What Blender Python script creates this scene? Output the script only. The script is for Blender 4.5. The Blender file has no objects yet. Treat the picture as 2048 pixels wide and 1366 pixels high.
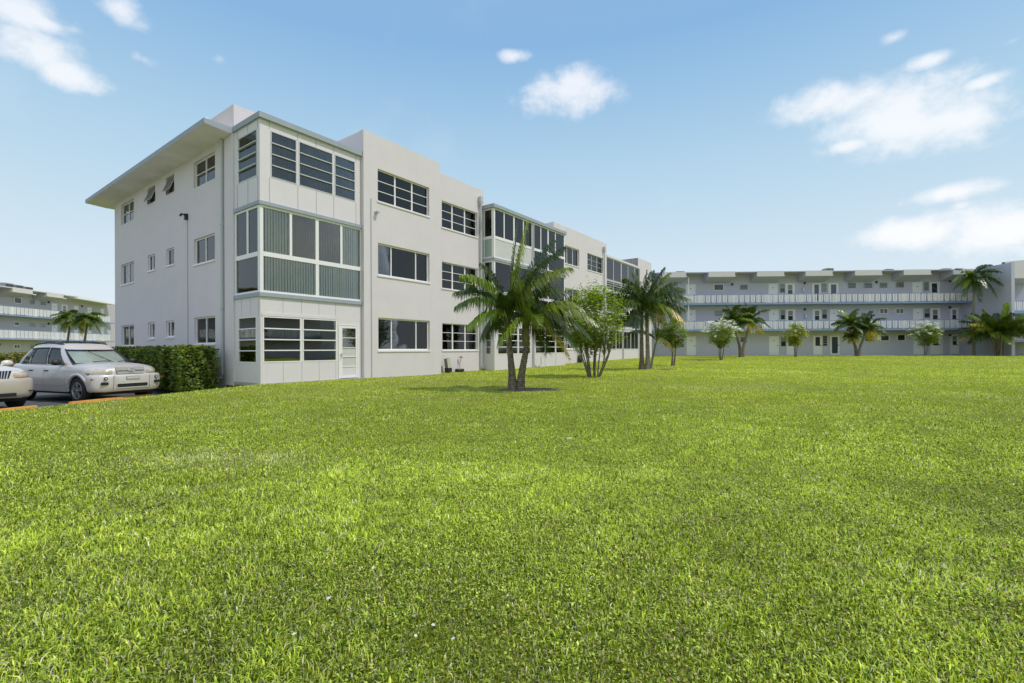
import bpy, math, random
import numpy as np
from mathutils import Vector, Matrix, Euler
random.seed(7); RNG = np.random.default_rng(7)
sc = bpy.context.scene
C = sc.collection
R = math.radians

# ------------------------------------------------------------------ camera
ZC = 1.015
cd = bpy.data.cameras.new('camera'); cam = bpy.data.objects.new('camera', cd); C.objects.link(cam)
cd.sensor_width = 36; cd.lens = 946 / 2048 * 36; cd.shift_y = 17 / 2048; cd.clip_start = .05; cd.clip_end = 4000
cam.matrix_world = Matrix.Translation((0, 0, ZC)) @ Matrix.Rotation(R(90), 4, 'X') @ Matrix.Rotation(-.004, 4, 'Z')
sc.camera = cam

# ------------------------------------------------------------------ light
EL, AZ = 57.0, math.atan2(.955, -.29)          # AZ measured from +Y towards +X
SUN = Vector((math.sin(AZ) * math.cos(R(EL)), math.cos(AZ) * math.cos(R(EL)), math.sin(R(EL))))
sl = bpy.data.lights.new('sun', 'SUN'); sl.energy = 2.45; sl.angle = R(.55); sl.color = (1, .925, .84)
so = bpy.data.objects.new('sun', sl); C.objects.link(so)
so.rotation_euler = SUN.to_track_quat('Z', 'Y').to_euler(); so.location = (10, -10, 40)
sc.view_settings.view_transform = 'Standard'; sc.view_settings.look = 'None'
sc.view_settings.exposure = 0.0; sc.view_settings.gamma = 1; sc.view_settings.use_curve_mapping = False

w = bpy.data.worlds.new('World'); sc.world = w; w.use_nodes = True
nt = w.node_tree; nt.nodes.clear()
def N(tree, t, **k):
    n = tree.nodes.new(t)
    for a, b in k.items():
        if a == 'inp':
            for i, v in b.items(): n.inputs[i].default_value = v
        else: setattr(n, a, b)
    return n
L = lambda tree, a, b: tree.links.new(a, b)
def ma(tree, op, a, b=None, c=None, clamp=False):
    n = tree.nodes.new('ShaderNodeMath'); n.operation = op; n.use_clamp = clamp
    for i, v in enumerate((a, b, c)):
        if v is None: continue
        if isinstance(v, (int, float)): n.inputs[i].default_value = v
        else: tree.links.new(v, n.inputs[i])
    return n.outputs[0]
sky = N(nt, 'ShaderNodeTexSky', sky_type='NISHITA', sun_disc=False, sun_elevation=R(EL), sun_rotation=AZ, altitude=0, air_density=1.0, dust_density=.6, ozone_density=1.0)
tc = N(nt, 'ShaderNodeTexCoord')
D = tc.outputs['Generated']
# paler, milky subtropical sky: the clear sky model whitened towards the horizon
sep = N(nt, 'ShaderNodeSeparateXYZ'); L(nt, D, sep.inputs[0])
elev = ma(nt, 'MAXIMUM', sep.outputs[2], 0.0)
rampn = N(nt, 'ShaderNodeValToRGB'); L(nt, elev, rampn.inputs[0])
e = rampn.color_ramp.elements
e[0].position = 0.0; e[0].color = (8.0, 8.8, 9.4, 1)
e[1].position = 1.0; e[1].color = (3.4, 4.6, 6.9, 1)
for p, c in ((.10, (7.4, 8.5, 9.3, 1)), (.19, (6.5, 8.0, 9.1, 1)), (.36, (4.6, 6.8, 8.6, 1)), (.54, (2.65, 4.95, 7.9, 1))):
    q = e.new(p); q.color = c
mixs = N(nt, 'ShaderNodeMix', data_type='RGBA', inp={0: .93}); L(nt, sky.outputs[0], mixs.inputs[6]); L(nt, rampn.outputs[0], mixs.inputs[7])
# clouds, each at its own bearing in the sky: direction, angular half width and half height
CL = [((0.1,0.874,0.475),.092,.036),((0.117,0.865,0.489),.055,.026),((0.007,0.849,0.528),.028,.011),((0.513,0.761,0.396),.085,.030),((0.593,0.722,0.356),.100,.052),((0.641,0.691,0.333),.065,.040),((0.55,0.767,0.33),.042,.013),((0.601,0.683,0.415),.027,.012),((0.661,0.713,0.235),.048,.014),((0.674,0.707,0.213),.016,.009),((0.638,0.748,0.183),.072,.026),((0.706,0.687,0.172),.070,.044),((-0.648,0.644,0.408),.044,.028),((-0.63,0.669,0.395),.045,.020),((-0.646,0.617,0.449),.05,.022),((-0.539,0.693,0.478),.020,.013),((-0.555,0.672,0.489),.024,.018),((-0.55,0.711,0.439),.018,.010),((-0.465,0.753,0.465),.013,.009),((0.562,0.691,0.455),.020,.009),((0.665,0.627,0.407),.020,.010),((0.542,0.729,0.418),.012,.012),((-0.63,0.637,0.444),.022,.013),((-0.61,0.654,0.447),.018,.008),((0.654,0.66,0.37),.026,.010)]
def scatter_fill_clouds(az0, az1, el0, el1, n):
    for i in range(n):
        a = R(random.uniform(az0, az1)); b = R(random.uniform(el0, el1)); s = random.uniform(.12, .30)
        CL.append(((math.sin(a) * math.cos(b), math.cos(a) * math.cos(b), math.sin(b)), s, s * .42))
scatter_fill_clouds(85, 270, 8, 65, 40)  # extra clouds behind the camera, out of view, added to brighten shaded walls
nz = N(nt, 'ShaderNodeTexNoise', inp={'Scale': 20.0, 'Detail': 9.0, 'Roughness': .60, 'Distortion': .15})
mp = N(nt, 'ShaderNodeMapping'); mp.inputs['Scale'].default_value = (1, 1, 1.25); L(nt, D, mp.inputs[0]); L(nt, mp.outputs[0], nz.inputs['Vector'])
nz2 = N(nt, 'ShaderNodeTexNoise', inp={'Scale': 6.0, 'Detail': 3.0}); L(nt, mp.outputs[0], nz2.inputs['Vector'])
tot = None
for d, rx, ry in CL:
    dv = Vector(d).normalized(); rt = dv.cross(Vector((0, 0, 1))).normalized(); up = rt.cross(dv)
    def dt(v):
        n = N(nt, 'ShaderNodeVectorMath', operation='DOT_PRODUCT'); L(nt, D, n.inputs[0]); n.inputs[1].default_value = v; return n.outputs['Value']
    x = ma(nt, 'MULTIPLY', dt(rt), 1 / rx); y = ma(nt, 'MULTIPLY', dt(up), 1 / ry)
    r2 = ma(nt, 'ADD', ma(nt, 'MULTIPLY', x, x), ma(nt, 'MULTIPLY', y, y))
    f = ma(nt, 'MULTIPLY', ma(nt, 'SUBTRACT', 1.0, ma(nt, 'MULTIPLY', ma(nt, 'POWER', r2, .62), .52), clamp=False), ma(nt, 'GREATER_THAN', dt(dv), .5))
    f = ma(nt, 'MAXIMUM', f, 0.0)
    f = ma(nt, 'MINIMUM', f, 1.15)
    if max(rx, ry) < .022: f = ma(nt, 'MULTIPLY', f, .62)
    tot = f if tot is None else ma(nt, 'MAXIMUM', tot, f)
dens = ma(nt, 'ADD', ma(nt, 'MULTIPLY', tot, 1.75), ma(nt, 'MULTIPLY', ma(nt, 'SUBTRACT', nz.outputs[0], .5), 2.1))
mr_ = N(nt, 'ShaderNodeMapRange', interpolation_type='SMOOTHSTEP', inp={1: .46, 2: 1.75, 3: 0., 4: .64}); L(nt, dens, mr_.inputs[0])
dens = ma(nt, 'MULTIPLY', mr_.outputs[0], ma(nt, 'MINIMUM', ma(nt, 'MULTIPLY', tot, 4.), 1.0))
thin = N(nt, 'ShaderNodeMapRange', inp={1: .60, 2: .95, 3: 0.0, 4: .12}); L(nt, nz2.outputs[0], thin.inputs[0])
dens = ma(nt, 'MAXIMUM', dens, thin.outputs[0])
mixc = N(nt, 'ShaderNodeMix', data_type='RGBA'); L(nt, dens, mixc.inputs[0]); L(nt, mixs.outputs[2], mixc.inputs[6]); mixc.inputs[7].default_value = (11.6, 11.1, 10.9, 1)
bg = N(nt, 'ShaderNodeBackground', inp={1: .10}); L(nt, mixc.outputs[2], bg.inputs[0])
wo = N(nt, 'ShaderNodeOutputWorld'); L(nt, bg.outputs[0], wo.inputs[0])

# ------------------------------------------------------------------ materials
M = {}
def mat(name, col, rough=.8, metal=0., var=0., vscale=3., bump=0., bscale=60., spec=.5, coat=0., stain=0., col2=None):
    m = bpy.data.materials.new(name); m.use_nodes = True; t = m.node_tree; b = t.nodes['Principled BSDF']
    b.inputs['Base Color'].default_value = (*col, 1); b.inputs['Roughness'].default_value = rough; b.inputs['Metallic'].default_value = metal
    b.inputs['Specular IOR Level'].default_value = spec
    if coat: b.inputs['Coat Weight'].default_value = coat; b.inputs['Coat Roughness'].default_value = .08
    tcn = N(t, 'ShaderNodeTexCoord')
    if var or col2:
        nn = N(t, 'ShaderNodeTexNoise', inp={'Scale': vscale, 'Detail': 6., 'Roughness': .6}); L(t, tcn.outputs['Object'], nn.inputs['Vector'])
        mr = N(t, 'ShaderNodeMapRange', inp={1: .3, 2: .7}); L(t, nn.outputs[0], mr.inputs[0])
        mx = N(t, 'ShaderNodeMix', data_type='RGBA'); L(t, mr.outputs[0], mx.inputs[0])
        c2 = col2 or tuple(c * (1 - var) for c in col)
        mx.inputs[6].default_value = (*col, 1); mx.inputs[7].default_value = (*c2, 1)
        out = mx.outputs[2]
        if stain:   # weathering: faint vertical runs of dirt
            mp = N(t, 'ShaderNodeMapping'); mp.inputs['Scale'].default_value = (5, 5, .35); L(t, tcn.outputs['Object'], mp.inputs[0])
            n2 = N(t, 'ShaderNodeTexNoise', inp={'Scale': 1.6, 'Detail': 7., 'Roughness': .7}); L(t, mp.outputs[0], n2.inputs['Vector'])
            m2 = N(t, 'ShaderNodeMapRange', inp={1: .55, 2: .85, 3: 0., 4: stain}); L(t, n2.outputs[0], m2.inputs[0])
            mx2 = N(t, 'ShaderNodeMix', data_type='RGBA'); L(t, m2.outputs[0], mx2.inputs[0]); L(t, out, mx2.inputs[6])
            mx2.inputs[7].default_value = (*[c * .55 for c in col], 1); out = mx2.outputs[2]
        L(t, out, b.inputs['Base Color'])
    if bump:
        nb = N(t, 'ShaderNodeTexNoise', inp={'Scale': bscale, 'Detail': 4.}); L(t, tcn.outputs['Object'], nb.inputs['Vector'])
        bp = N(t, 'ShaderNodeBump', inp={'Strength': bump, 'Distance': .01}); L(t, nb.outputs[0], bp.inputs['Height']); L(t, bp.outputs[0], b.inputs['Normal'])
    M[name] = m; return m
mat('stucco', (.715, .66, .69), .9, var=.05, vscale=1.2, bump=.5, bscale=45, stain=.22, spec=.2)
mat('stucco_neutral', (.54, .505, .56), .9, var=.05, vscale=1.2, bump=.4, bscale=45, stain=.15, spec=.2)
mat('stucco_grey', (.58, .565, .69), .9, var=.05, vscale=1.2, bump=.4, bscale=45, stain=.15, spec=.2)
mat('panel', (.73, .685, .715), .55, var=.04, vscale=2., stain=.18, spec=.3)
mat('blue_trim', (.36, .40, .46), .6, var=.08, vscale=4, spec=.3, stain=.3)
mat('slab_blue', (.27, .36, .55), .7, var=.05, vscale=4, spec=.3)
mat('white_frame', (.86, .83, .84), .4, var=.03, vscale=5)
mat('alu', (.58, .58, .57), .4, .3, var=.08, vscale=9)
mat('white_paint', (.88, .86, .88), .55, var=.05, vscale=3)
mat('door_white', (.86, .84, .88), .5, var=.03, vscale=2)
mat('dark_metal', (.02, .02, .022), .45, .2)
mat('dark', (.012, .012, .014), .8)
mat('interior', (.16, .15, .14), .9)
mat('seam', (.36, .35, .35), .7)
mat('soffit', (.92, .85, .83), .9, var=.12, vscale=2.0, bump=.2, stain=.3)
mat('spout', (.50, .52, .54), .5, var=.06, vscale=5)
mat('concrete', (.42, .42, .41), .9, var=.25, vscale=3, bump=.4, bscale=30)
mat('asphalt', (.115, .117, .122), .9, var=.3, vscale=2., bump=.6, bscale=90)
mat('yellow_paint', (.70, .34, .06), .75, col2=(.52, .24, .05), vscale=6, bump=.5, bscale=30, stain=.5)
mat('tyre', (.018, .018, .019), .75, bump=.2)
mat('chrome', (.75, .75, .76), .15, 1.)
mat('rim', (.42, .43, .45), .35, .8)
mat('silver_paint', (.64, .60, .59), .36, .15, coat=.7, var=.06, vscale=3)
mat('pearl_paint', (.78, .72, .66), .30, .1, coat=.8, var=.05, vscale=2)
mat('beige_paint', (.56, .50, .43), .36, .25, coat=.6)
mat('black_plastic', (.02, .02, .022), .5)
mat('lamp_lens', (.50, .44, .33), .18, .1, coat=.9, col2=(.66, .62, .52), vscale=9)
mat('orange_lens', (.55, .10, .02), .2)
mat('sunshade', (.30, .36, .35), .6, col2=(.44, .50, .48), vscale=2.2)
mat('blind_teal', (.76, .81, .77), .8, var=.1, vscale=3)
mat('curtain', (.66, .60, .60), .9, var=.2, vscale=3)
mat('curtain_pale', (.62, .61, .60), .9, var=.1, vscale=3)
mat('curtain_brown', (.30, .22, .13), .9, var=.4, vscale=3)
mat('frosted', (.50, .53, .55), .5, var=.03, vscale=2)
mat('frost_green', (.34, .42, .38), .35, var=.1, vscale=1.5)
mat('screen', (.16, .16, .165), .7)
mat('mulch', (.20, .165, .14), .95, col2=(.06, .045, .04), vscale=14, bump=1., bscale=50)
mat('box_green', (.17, .21, .15), .6)
mat('box_pale', (.52, .52, .40), .6)
mat('ac_grey', (.30, .31, .31), .6, .3, var=.2, vscale=6)
mat('rust', (.30, .17, .09), .8, var=.4, vscale=20)
mat('flower', (.85, .85, .80), .6)
mat('stem', (.30, .25, .20), .9, col2=(.10, .08, .06), vscale=9, bump=.4)

def glass(name, tint=(.5, .53, .55), refl=.9, ior=1.55):
    m = bpy.data.materials.new(name); m.use_nodes = True; t = m.node_tree; t.nodes.clear()
    tr = N(t, 'ShaderNodeBsdfTransparent', inp={0: (*tint, 1)})
    gl = N(t, 'ShaderNodeBsdfGlossy', inp={0: (refl, refl, refl, 1), 'Roughness': .015})
    tcn = N(t, 'ShaderNodeTexCoord'); nn = N(t, 'ShaderNodeTexNoise', inp={'Scale': 1.1, 'Detail': 1.}); L(t, tcn.outputs['Object'], nn.inputs['Vector'])
    bp = N(t, 'ShaderNodeBump', inp={'Strength': .12, 'Distance': .03}); L(t, nn.outputs[0], bp.inputs['Height']); L(t, bp.outputs[0], gl.inputs['Normal'])
    fr = N(t, 'ShaderNodeFresnel', inp={0: ior}); fm = ma(t, 'MULTIPLY', fr.outputs[0], 1.15, clamp=True)
    mx = N(t, 'ShaderNodeMixShader'); L(t, fm, mx.inputs[0]); L(t, tr.outputs[0], mx.inputs[1]); L(t, gl.outputs[0], mx.inputs[2])
    o = N(t, 'ShaderNodeOutputMaterial'); L(t, mx.outputs[0], o.inputs[0]); M[name] = m
glass('glass', (.6, .62, .65)); glass('glass_dark', (.44, .44, .47)); glass('car_glass', (.10, .105, .115)); glass('glass_clear', (.90, .93, .91)); glass('glass_mirror', (.30, .31, .31), .95, 2.6)
def sheer(name, k):
    m = bpy.data.materials.new(name); m.use_nodes = True; t = m.node_tree; t.nodes.clear()
    a = N(t, 'ShaderNodeBsdfTransparent'); b = N(t, 'ShaderNodeBsdfDiffuse', inp={0: (.10, .10, .095, 1)}); mx = N(t, 'ShaderNodeMixShader', inp={0: k}); L(t, a.outputs[0], mx.inputs[1]); L(t, b.outputs[0], mx.inputs[2]); o = N(t, 'ShaderNodeOutputMaterial'); L(t, mx.outputs[0], o.inputs[0]); M[name] = m
sheer('mesh_screen', .5)
mat('glass_far', (.025, .028, .035), .08, spec=.8)
mat('glass_far_pale', (.24, .25, .26), .25, spec=.6)
mat('glass_blue', (.035, .06, .11), .08, spec=.8)

def leafmat(name, trans=.35, rough=.5, spec=.4, bright=1.):
    m = bpy.data.materials.new(name); m.use_nodes = True; t = m.node_tree; b = t.nodes['Principled BSDF']; o = t.nodes['Material Output']
    at = N(t, 'ShaderNodeAttribute', attribute_name='Col')
    L(t, at.outputs[0], b.inputs['Base Color']); b.inputs['Roughness'].default_value = rough; b.inputs['Specular IOR Level'].default_value = spec
    tl = N(t, 'ShaderNodeBsdfTranslucent'); hs = N(t, 'ShaderNodeHueSaturation', inp={0: .485, 1: 1.15, 2: 1.25 * bright}); L(t, at.outputs[0], hs.inputs[4]); L(t, hs.outputs[0], tl.inputs[0])
    mx = N(t, 'ShaderNodeMixShader', inp={0: trans}); L(t, b.outputs[0], mx.inputs[1]); L(t, tl.outputs[0], mx.inputs[2]); L(t, mx.outputs[0], o.inputs[0])
    M[name] = m
leafmat('frond', .16, .30, .8); leafmat('leaf', .35, .42, .5); leafmat('grass', .28, .5, .30)

# bark with rings
def bark(name, c1, c2, rings):
    m = bpy.data.materials.new(name); m.use_nodes = True; t = m.node_tree; b = t.nodes['Principled BSDF']; b.inputs['Roughness'].default_value = .9
    tcn = N(t, 'ShaderNodeTexCoord'); wv = N(t, 'ShaderNodeTexWave', wave_type='BANDS', bands_direction='Z', inp={'Scale': rings, 'Distortion': 5., 'Detail': 4., 'Detail Scale': 5.}); L(t, tcn.outputs['Object'], wv.inputs[0])
    nn = N(t, 'ShaderNodeTexNoise', inp={'Scale': 12., 'Detail': 6.}); L(t, tcn.outputs['Object'], nn.inputs[0])
    f = ma(t, 'ADD', ma(t, 'MULTIPLY', wv.outputs[1], .22), ma(t, 'MULTIPLY', nn.outputs[0], .78))
    mr = N(t, 'ShaderNodeMapRange', inp={1: .3, 2: .7}); L(t, f, mr.inputs[0])
    mx = N(t, 'ShaderNodeMix', data_type='RGBA'); L(t, mr.outputs[0], mx.inputs[0]); mx.inputs[6].default_value = (*c1, 1); mx.inputs[7].default_value = (*c2, 1); L(t, mx.outputs[2], b.inputs[0])
    bp = N(t, 'ShaderNodeBump', inp={'Strength': .8, 'Distance': .02}); L(t, f, bp.inputs['Height']); L(t, bp.outputs[0], b.inputs['Normal']); M[name] = m
bark('bark', (.05, .036, .026), (.27, .22, .16), 5.5)
bark('crownshaft', (.10, .11, .035), (.20, .17, .07), .6)
bark('bark_pale', (.12, .10, .075), (.36, .32, .26), 5.)

# ------------------------------------------------------------------ helpers
def tag(o, label=None, cat=None, group=None, kind=None):
    if label: o['label'] = label
    if cat: o['category'] = cat
    if group: o['group'] = group
    if kind: o['kind'] = kind
    return o
def empty(name, loc=(0, 0, 0), rz=0.):
    o = bpy.data.objects.new(name, None); C.objects.link(o); o.location = loc; o.rotation_euler = (0, 0, rz); o.empty_display_size = .2; return o
def copy_tree(o, parent=None, mp=None):
    c = o.copy(); C.objects.link(c); c.parent = parent
    for ch in [x for x in bpy.data.objects if x.parent == o]: copy_tree(ch, c)
    return c
class MB:
    def __init__(s): s.v = []; s.f = []; s.mi = []; s.cols = []; s.col = None; s.m = 0
    def add(s, vs, fs):
        n = len(s.v); s.v += [tuple(map(float, p)) for p in vs]
        if s.col is not None: s.cols += [s.col] * len(vs)
        for f in fs: s.f.append([i + n for i in f]); s.mi.append(s.m)
        return s
    def box(s, x0, x1, y0, y1, z0, z1, mp=None):
        vs = [(x0, y0, z0), (x1, y0, z0), (x1, y1, z0), (x0, y1, z0), (x0, y0, z1), (x1, y0, z1), (x1, y1, z1), (x0, y1, z1)]
        fs = [(0, 3, 2, 1), (4, 5, 6, 7), (0, 1, 5, 4), (1, 2, 6, 5), (2, 3, 7, 6), (3, 0, 4, 7)]
        if mp:
            vs = [mp(*p) for p in vs]; q = [Vector(vs[k]) - Vector(vs[0]) for k in (1, 3, 4)]
            if q[0].cross(q[1]).dot(q[2]) < 0: fs = [f[::-1] for f in fs]
        return s.add(vs, fs)
    def quad(s, *p): return s.add(p, [tuple(range(len(p)))])
    def tube(s, pts, rad, n=8, cap=True):
        pts = [Vector(p) for p in pts]; rings = []
        rad = rad if isinstance(rad, (list, tuple)) else [rad] * len(pts)
        for i, p in enumerate(pts):
            t = (pts[min(i + 1, len(pts) - 1)] - pts[max(i - 1, 0)]).normalized()
            a = t.cross(Vector((0, 0, 1)) if abs(t.z) < .95 else Vector((1, 0, 0))).normalized(); b = t.cross(a)
            rings.append([p + (a * math.cos(2 * math.pi * k / n) + b * math.sin(2 * math.pi * k / n)) * rad[i] for k in range(n)])
        vs = [q for r in rings for q in r]; fs = []
        for i in range(len(pts) - 1):
            for k in range(n): fs.append((i * n + k, i * n + (k + 1) % n, (i + 1) * n + (k + 1) % n, (i + 1) * n + k))
        if cap: fs.append(tuple(range(n))); fs.append(tuple((len(pts) - 1) * n + k for k in range(n)))
        return s.add(vs, fs)
    def grid(s, P, close=False):
        h = len(P); wd = len(P[0]); vs = [p for r in P for p in r]; fs = []
        for i in range(h - 1):
            for k in range(wd - (0 if close else 1)): fs.append((i * wd + k, i * wd + (k + 1) % wd, (i + 1) * wd + (k + 1) % wd, (i + 1) * wd + k))
        return s.add(vs, fs)
    def ell(s, c, r, nu=12, nv=8, rot=None):
        P = []
        for i in range(nv + 1):
            th = math.pi * i / nv; row = []
            for k in range(nu):
                ph = 2 * math.pi * k / nu; q = Vector((r[0] * math.sin(th) * math.cos(ph), r[1] * math.sin(th) * math.sin(ph), r[2] * math.cos(th)))
                if rot: q = rot @ q
                row.append(Vector(c) + q)
            P.append(row)
        return s.grid(P, True)
    def build(s, name, mats, parent=None, smooth=False, bevel=0., fixn=False):
        me = bpy.data.meshes.new(name); me.from_pydata(s.v, [], s.f)
        mats = mats if isinstance(mats, (list, tuple)) else [mats]
        for m in mats: me.materials.append(M[m])
        if len(mats) > 1: me.polygons.foreach_set('material_index', s.mi)
        if s.cols:
            a = me.color_attributes.new('Col', 'FLOAT_COLOR', 'POINT'); a.data.foreach_set('color', np.array([(*c[:3], 1) for c in s.cols], dtype=np.float32).ravel())
        if smooth: me.polygons.foreach_set('use_smooth', [True] * len(me.polygons))
        me.update()
        if fixn:
            import bmesh
            b = bmesh.new(); b.from_mesh(me); bmesh.ops.remove_doubles(b, verts=b.verts, dist=1e-5); bmesh.ops.recalc_face_normals(b, faces=b.faces); b.to_mesh(me); b.free()
            if smooth: me.polygons.foreach_set('use_smooth', [True] * len(me.polygons))
        o = bpy.data.objects.new(name, me); C.objects.link(o); o.parent = parent
        if bevel:
            bv = o.modifiers.new('bevel', 'BEVEL'); bv.width = bevel; bv.segments = 2; bv.limit_method = 'ANGLE'
        return o
def npmesh(name, V, Q, T, col, m, parent=None):
    me = bpy.data.meshes.new(name); nq, ntr = len(Q), len(T)
    me.vertices.add(len(V)); me.vertices.foreach_set('co', np.asarray(V, np.float32).ravel())
    me.loops.add(nq * 4 + ntr * 3); me.polygons.add(nq + ntr)
    li = np.concatenate([np.asarray(Q, np.int32).ravel(), np.asarray(T, np.int32).ravel()]) if ntr else np.asarray(Q, np.int32).ravel()
    me.loops.foreach_set('vertex_index', li)
    me.polygons.foreach_set('loop_start', np.concatenate([np.arange(nq) * 4, nq * 4 + np.arange(ntr) * 3]).astype(np.int32))
    me.update(calc_edges=True)
    a = me.color_attributes.new('Col', 'FLOAT_COLOR', 'POINT'); c4 = np.ones((len(V), 4), np.float32); c4[:, :3] = col; a.data.foreach_set('color', c4.ravel())
    me.materials.append(M[m]); o = bpy.data.objects.new(name, me); C.objects.link(o); o.parent = parent; return o

# ------------------------------------------------------------------ terrain
def sstep(a, b, x): t = np.clip((x - a) / (b - a), 0, 1); return t * t * (3 - 2 * t)
def edge_x(y): return -11.03 + .17 * (np.clip(y, -50, 15.2) - 10.15) - np.maximum(y - 15.2, 0) * 1.15   # where lawn meets the car park
def terrain(x, y):
    x = np.asarray(x, float); y = np.asarray(y, float)
    d = x - edge_x(y)
    z = -.40 * (1 - sstep(.7, 2.9, d))
    z = z + .30 * sstep(20, 46, y) * sstep(-4, 4, d)
    z = z + .015 * (np.sin(x * .9 + y * .4) * np.sin(y * .7 - x * .3)) * sstep(0, 3, d)
    z = z + .12 * sstep(-30, -45, x)
    return z
def tz(x, y): return float(terrain(x, y))
mb = MB()
xs = np.concatenate([[-900, -400, -200, -120, -80], np.arange(-60, -16, 2.), np.arange(-16, 16, .4), np.arange(16, 60, 2.), [80, 120, 200, 400, 900]])
ys = np.concatenate([[-900, -300, -100, -40, -20, -10, -5], np.arange(-2, 26, .4), np.arange(26, 70, 2.), [80, 120, 200, 400, 900, 1800]])
X, Y = np.meshgrid(xs, ys); Z = terrain(X, Y); 
mb.grid([[(X[i, k], Y[i, k], Z[i, k]) for k in range(len(xs))] for i in range(len(ys))])
def lawnmat():
    m = bpy.data.materials.new('lawn'); m.use_nodes = True; t = m.node_tree; b = t.nodes['Principled BSDF']; b.inputs['Roughness'].default_value = .95; b.inputs['Specular IOR Level'].default_value = .1
    tcn = N(t, 'ShaderNodeTexCoord')
    def nz_(s, d=5., r=.6):
        n = N(t, 'ShaderNodeTexNoise', inp={'Scale': s, 'Detail': d, 'Roughness': r}); L(t, tcn.outputs['Object'], n.inputs[0]); return n.outputs[0]
    r = N(t, 'ShaderNodeValToRGB'); L(t, nz_(25., 8., .75), r.inputs[0]); e = r.color_ramp.elements
    e[0].position = .32; e[0].color = (.12, .16, .014, 1); e[1].position = .68; e[1].color = (.50, .54, .06, 1)
    q = e.new(.5); q.color = (.31, .37, .03, 1)
    mr = N(t, 'ShaderNodeMapRange', inp={1: .52, 2: .75, 3: 0., 4: .55}); L(t, nz_(.55, 5., .65), mr.inputs[0])
    mx = N(t, 'ShaderNodeMix', data_type='RGBA'); L(t, mr.outputs[0], mx.inputs[0]); L(t, r.outputs[0], mx.inputs[6]); mx.inputs[7].default_value = (.50, .46, .20, 1)
    L(t, mx.outputs[2], b.inputs[0]); bp = N(t, 'ShaderNodeBump', inp={'Strength': 1., 'Distance': .04}); L(t, nz_(60., 6., .8), bp.inputs['Height']); L(t, bp.outputs[0], b.inputs['Normal']); M['lawn'] = m
lawnmat()
tag(mb.build('lawn_ground', 'lawn', smooth=True), kind='structure')
# asphalt sheet of the car park
mb = MB(); yy = [-40, -20, -5, 5, 8, 10.15, 12, 13.5, 15.2]
pts = [(float(edge_x(y)) - .02, y) for y in yy]
for i in range(len(pts) - 1): mb.quad((-30, pts[i][1], -.394), (*pts[i], -.394), (*pts[i + 1], -.394), (-30, pts[i + 1][1], -.394))
pts2 = [(float(edge_x(y)) - .02, y) for y in (15.2, 17, 20, 24)]
for i in range(3): mb.quad((-30, pts2[i][1], -.394), (*pts2[i], -.394), (*pts2[i + 1], -.394), (-30, pts2[i + 1][1], -.394))
tag(mb.build('car_park', 'asphalt'), kind='structure')
mb = MB()   # pale concrete apron strip along the lawn edge
for i in range(len(pts) - 1):
    mb.quad((pts[i][0] - .55, pts[i][1], -.389), (*pts[i], -.389), (*pts[i + 1], -.389), (pts[i + 1][0] - .55, pts[i + 1][1], -.389))
tag(mb.build('concrete_path', 'concrete'), kind='structure')

# ------------------------------------------------------------------ architecture helpers
def FM(v): return lambda a, d, z: (a, v + d, z)        # wall facing -y (local), d runs into the building
def EM(s): return lambda a, d, z: (s + d, a, z)        # wall facing -x (local)
def wall(mb, mp, a0, a1, z0, z1, holes, rev=.16):
    A = sorted({a0, a1, *[h[0] for h in holes], *[h[1] for h in holes]}); Zs = sorted({z0, z1, *[h[2] for h in holes], *[h[3] for h in holes]})
    for i in range(len(A) - 1):
        for k in range(len(Zs) - 1):
            ca, cz = (A[i] + A[i + 1]) / 2, (Zs[k] + Zs[k + 1]) / 2
            if any(h[0] < ca < h[1] and h[2] < cz < h[3] for h in holes): continue
            mb.quad(mp(A[i], 0, Zs[k]), mp(A[i + 1], 0, Zs[k]), mp(A[i + 1], 0, Zs[k + 1]), mp(A[i], 0, Zs[k + 1]))
    for h in holes:
        a, b, c, d = h
        mb.quad(mp(a, 0, c), mp(b, 0, c), mp(b, rev, c), mp(a, rev, c)); mb.quad(mp(a, 0, d), mp(a, rev, d), mp(b, rev, d), mp(b, 0, d))
        mb.quad(mp(a, 0, c), mp(a, rev, c), mp(a, rev, d), mp(a, 0, d)); mb.quad(mp(b, 0, c), mp(b, 0, d), mp(b, rev, d), mp(b, rev, c))
def curtain_mesh(mp, a0, a1, z0, z1, d, pitch=.09, gap=0.):
    mb = MB(); n = max(2, int((a1 - a0) / pitch)); 
    for i in range(n):
        x0 = a0 + (a1 - a0) * i / n; x1 = a0 + (a1 - a0) * (i + 1) / n - gap; j = random.uniform(-.01, .01)
        mb.quad(mp(x0, d + j, z0), mp(x1, d + .035 + j, z0), mp(x1, d + .035 + j, z1), mp(x0, d + j, z1))
        if not gap: mb.quad(mp(x1, d + .035 + j, z0), mp(x1, d, z0), mp(x1, d, z1), mp(x1, d + .035 + j, z1))
    return mb
def blind_mesh(mp, a0, a1, z0, z1, d, pitch=.05):
    mb = MB(); n = int((z1 - z0) / pitch)
    for i in range(n):
        z = z0 + i * pitch; mb.quad(mp(a0, d, z), mp(a1, d, z), mp(a1, d + .03, z + pitch * .62), mp(a0, d + .03, z + pitch * .62))
    return mb
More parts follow.
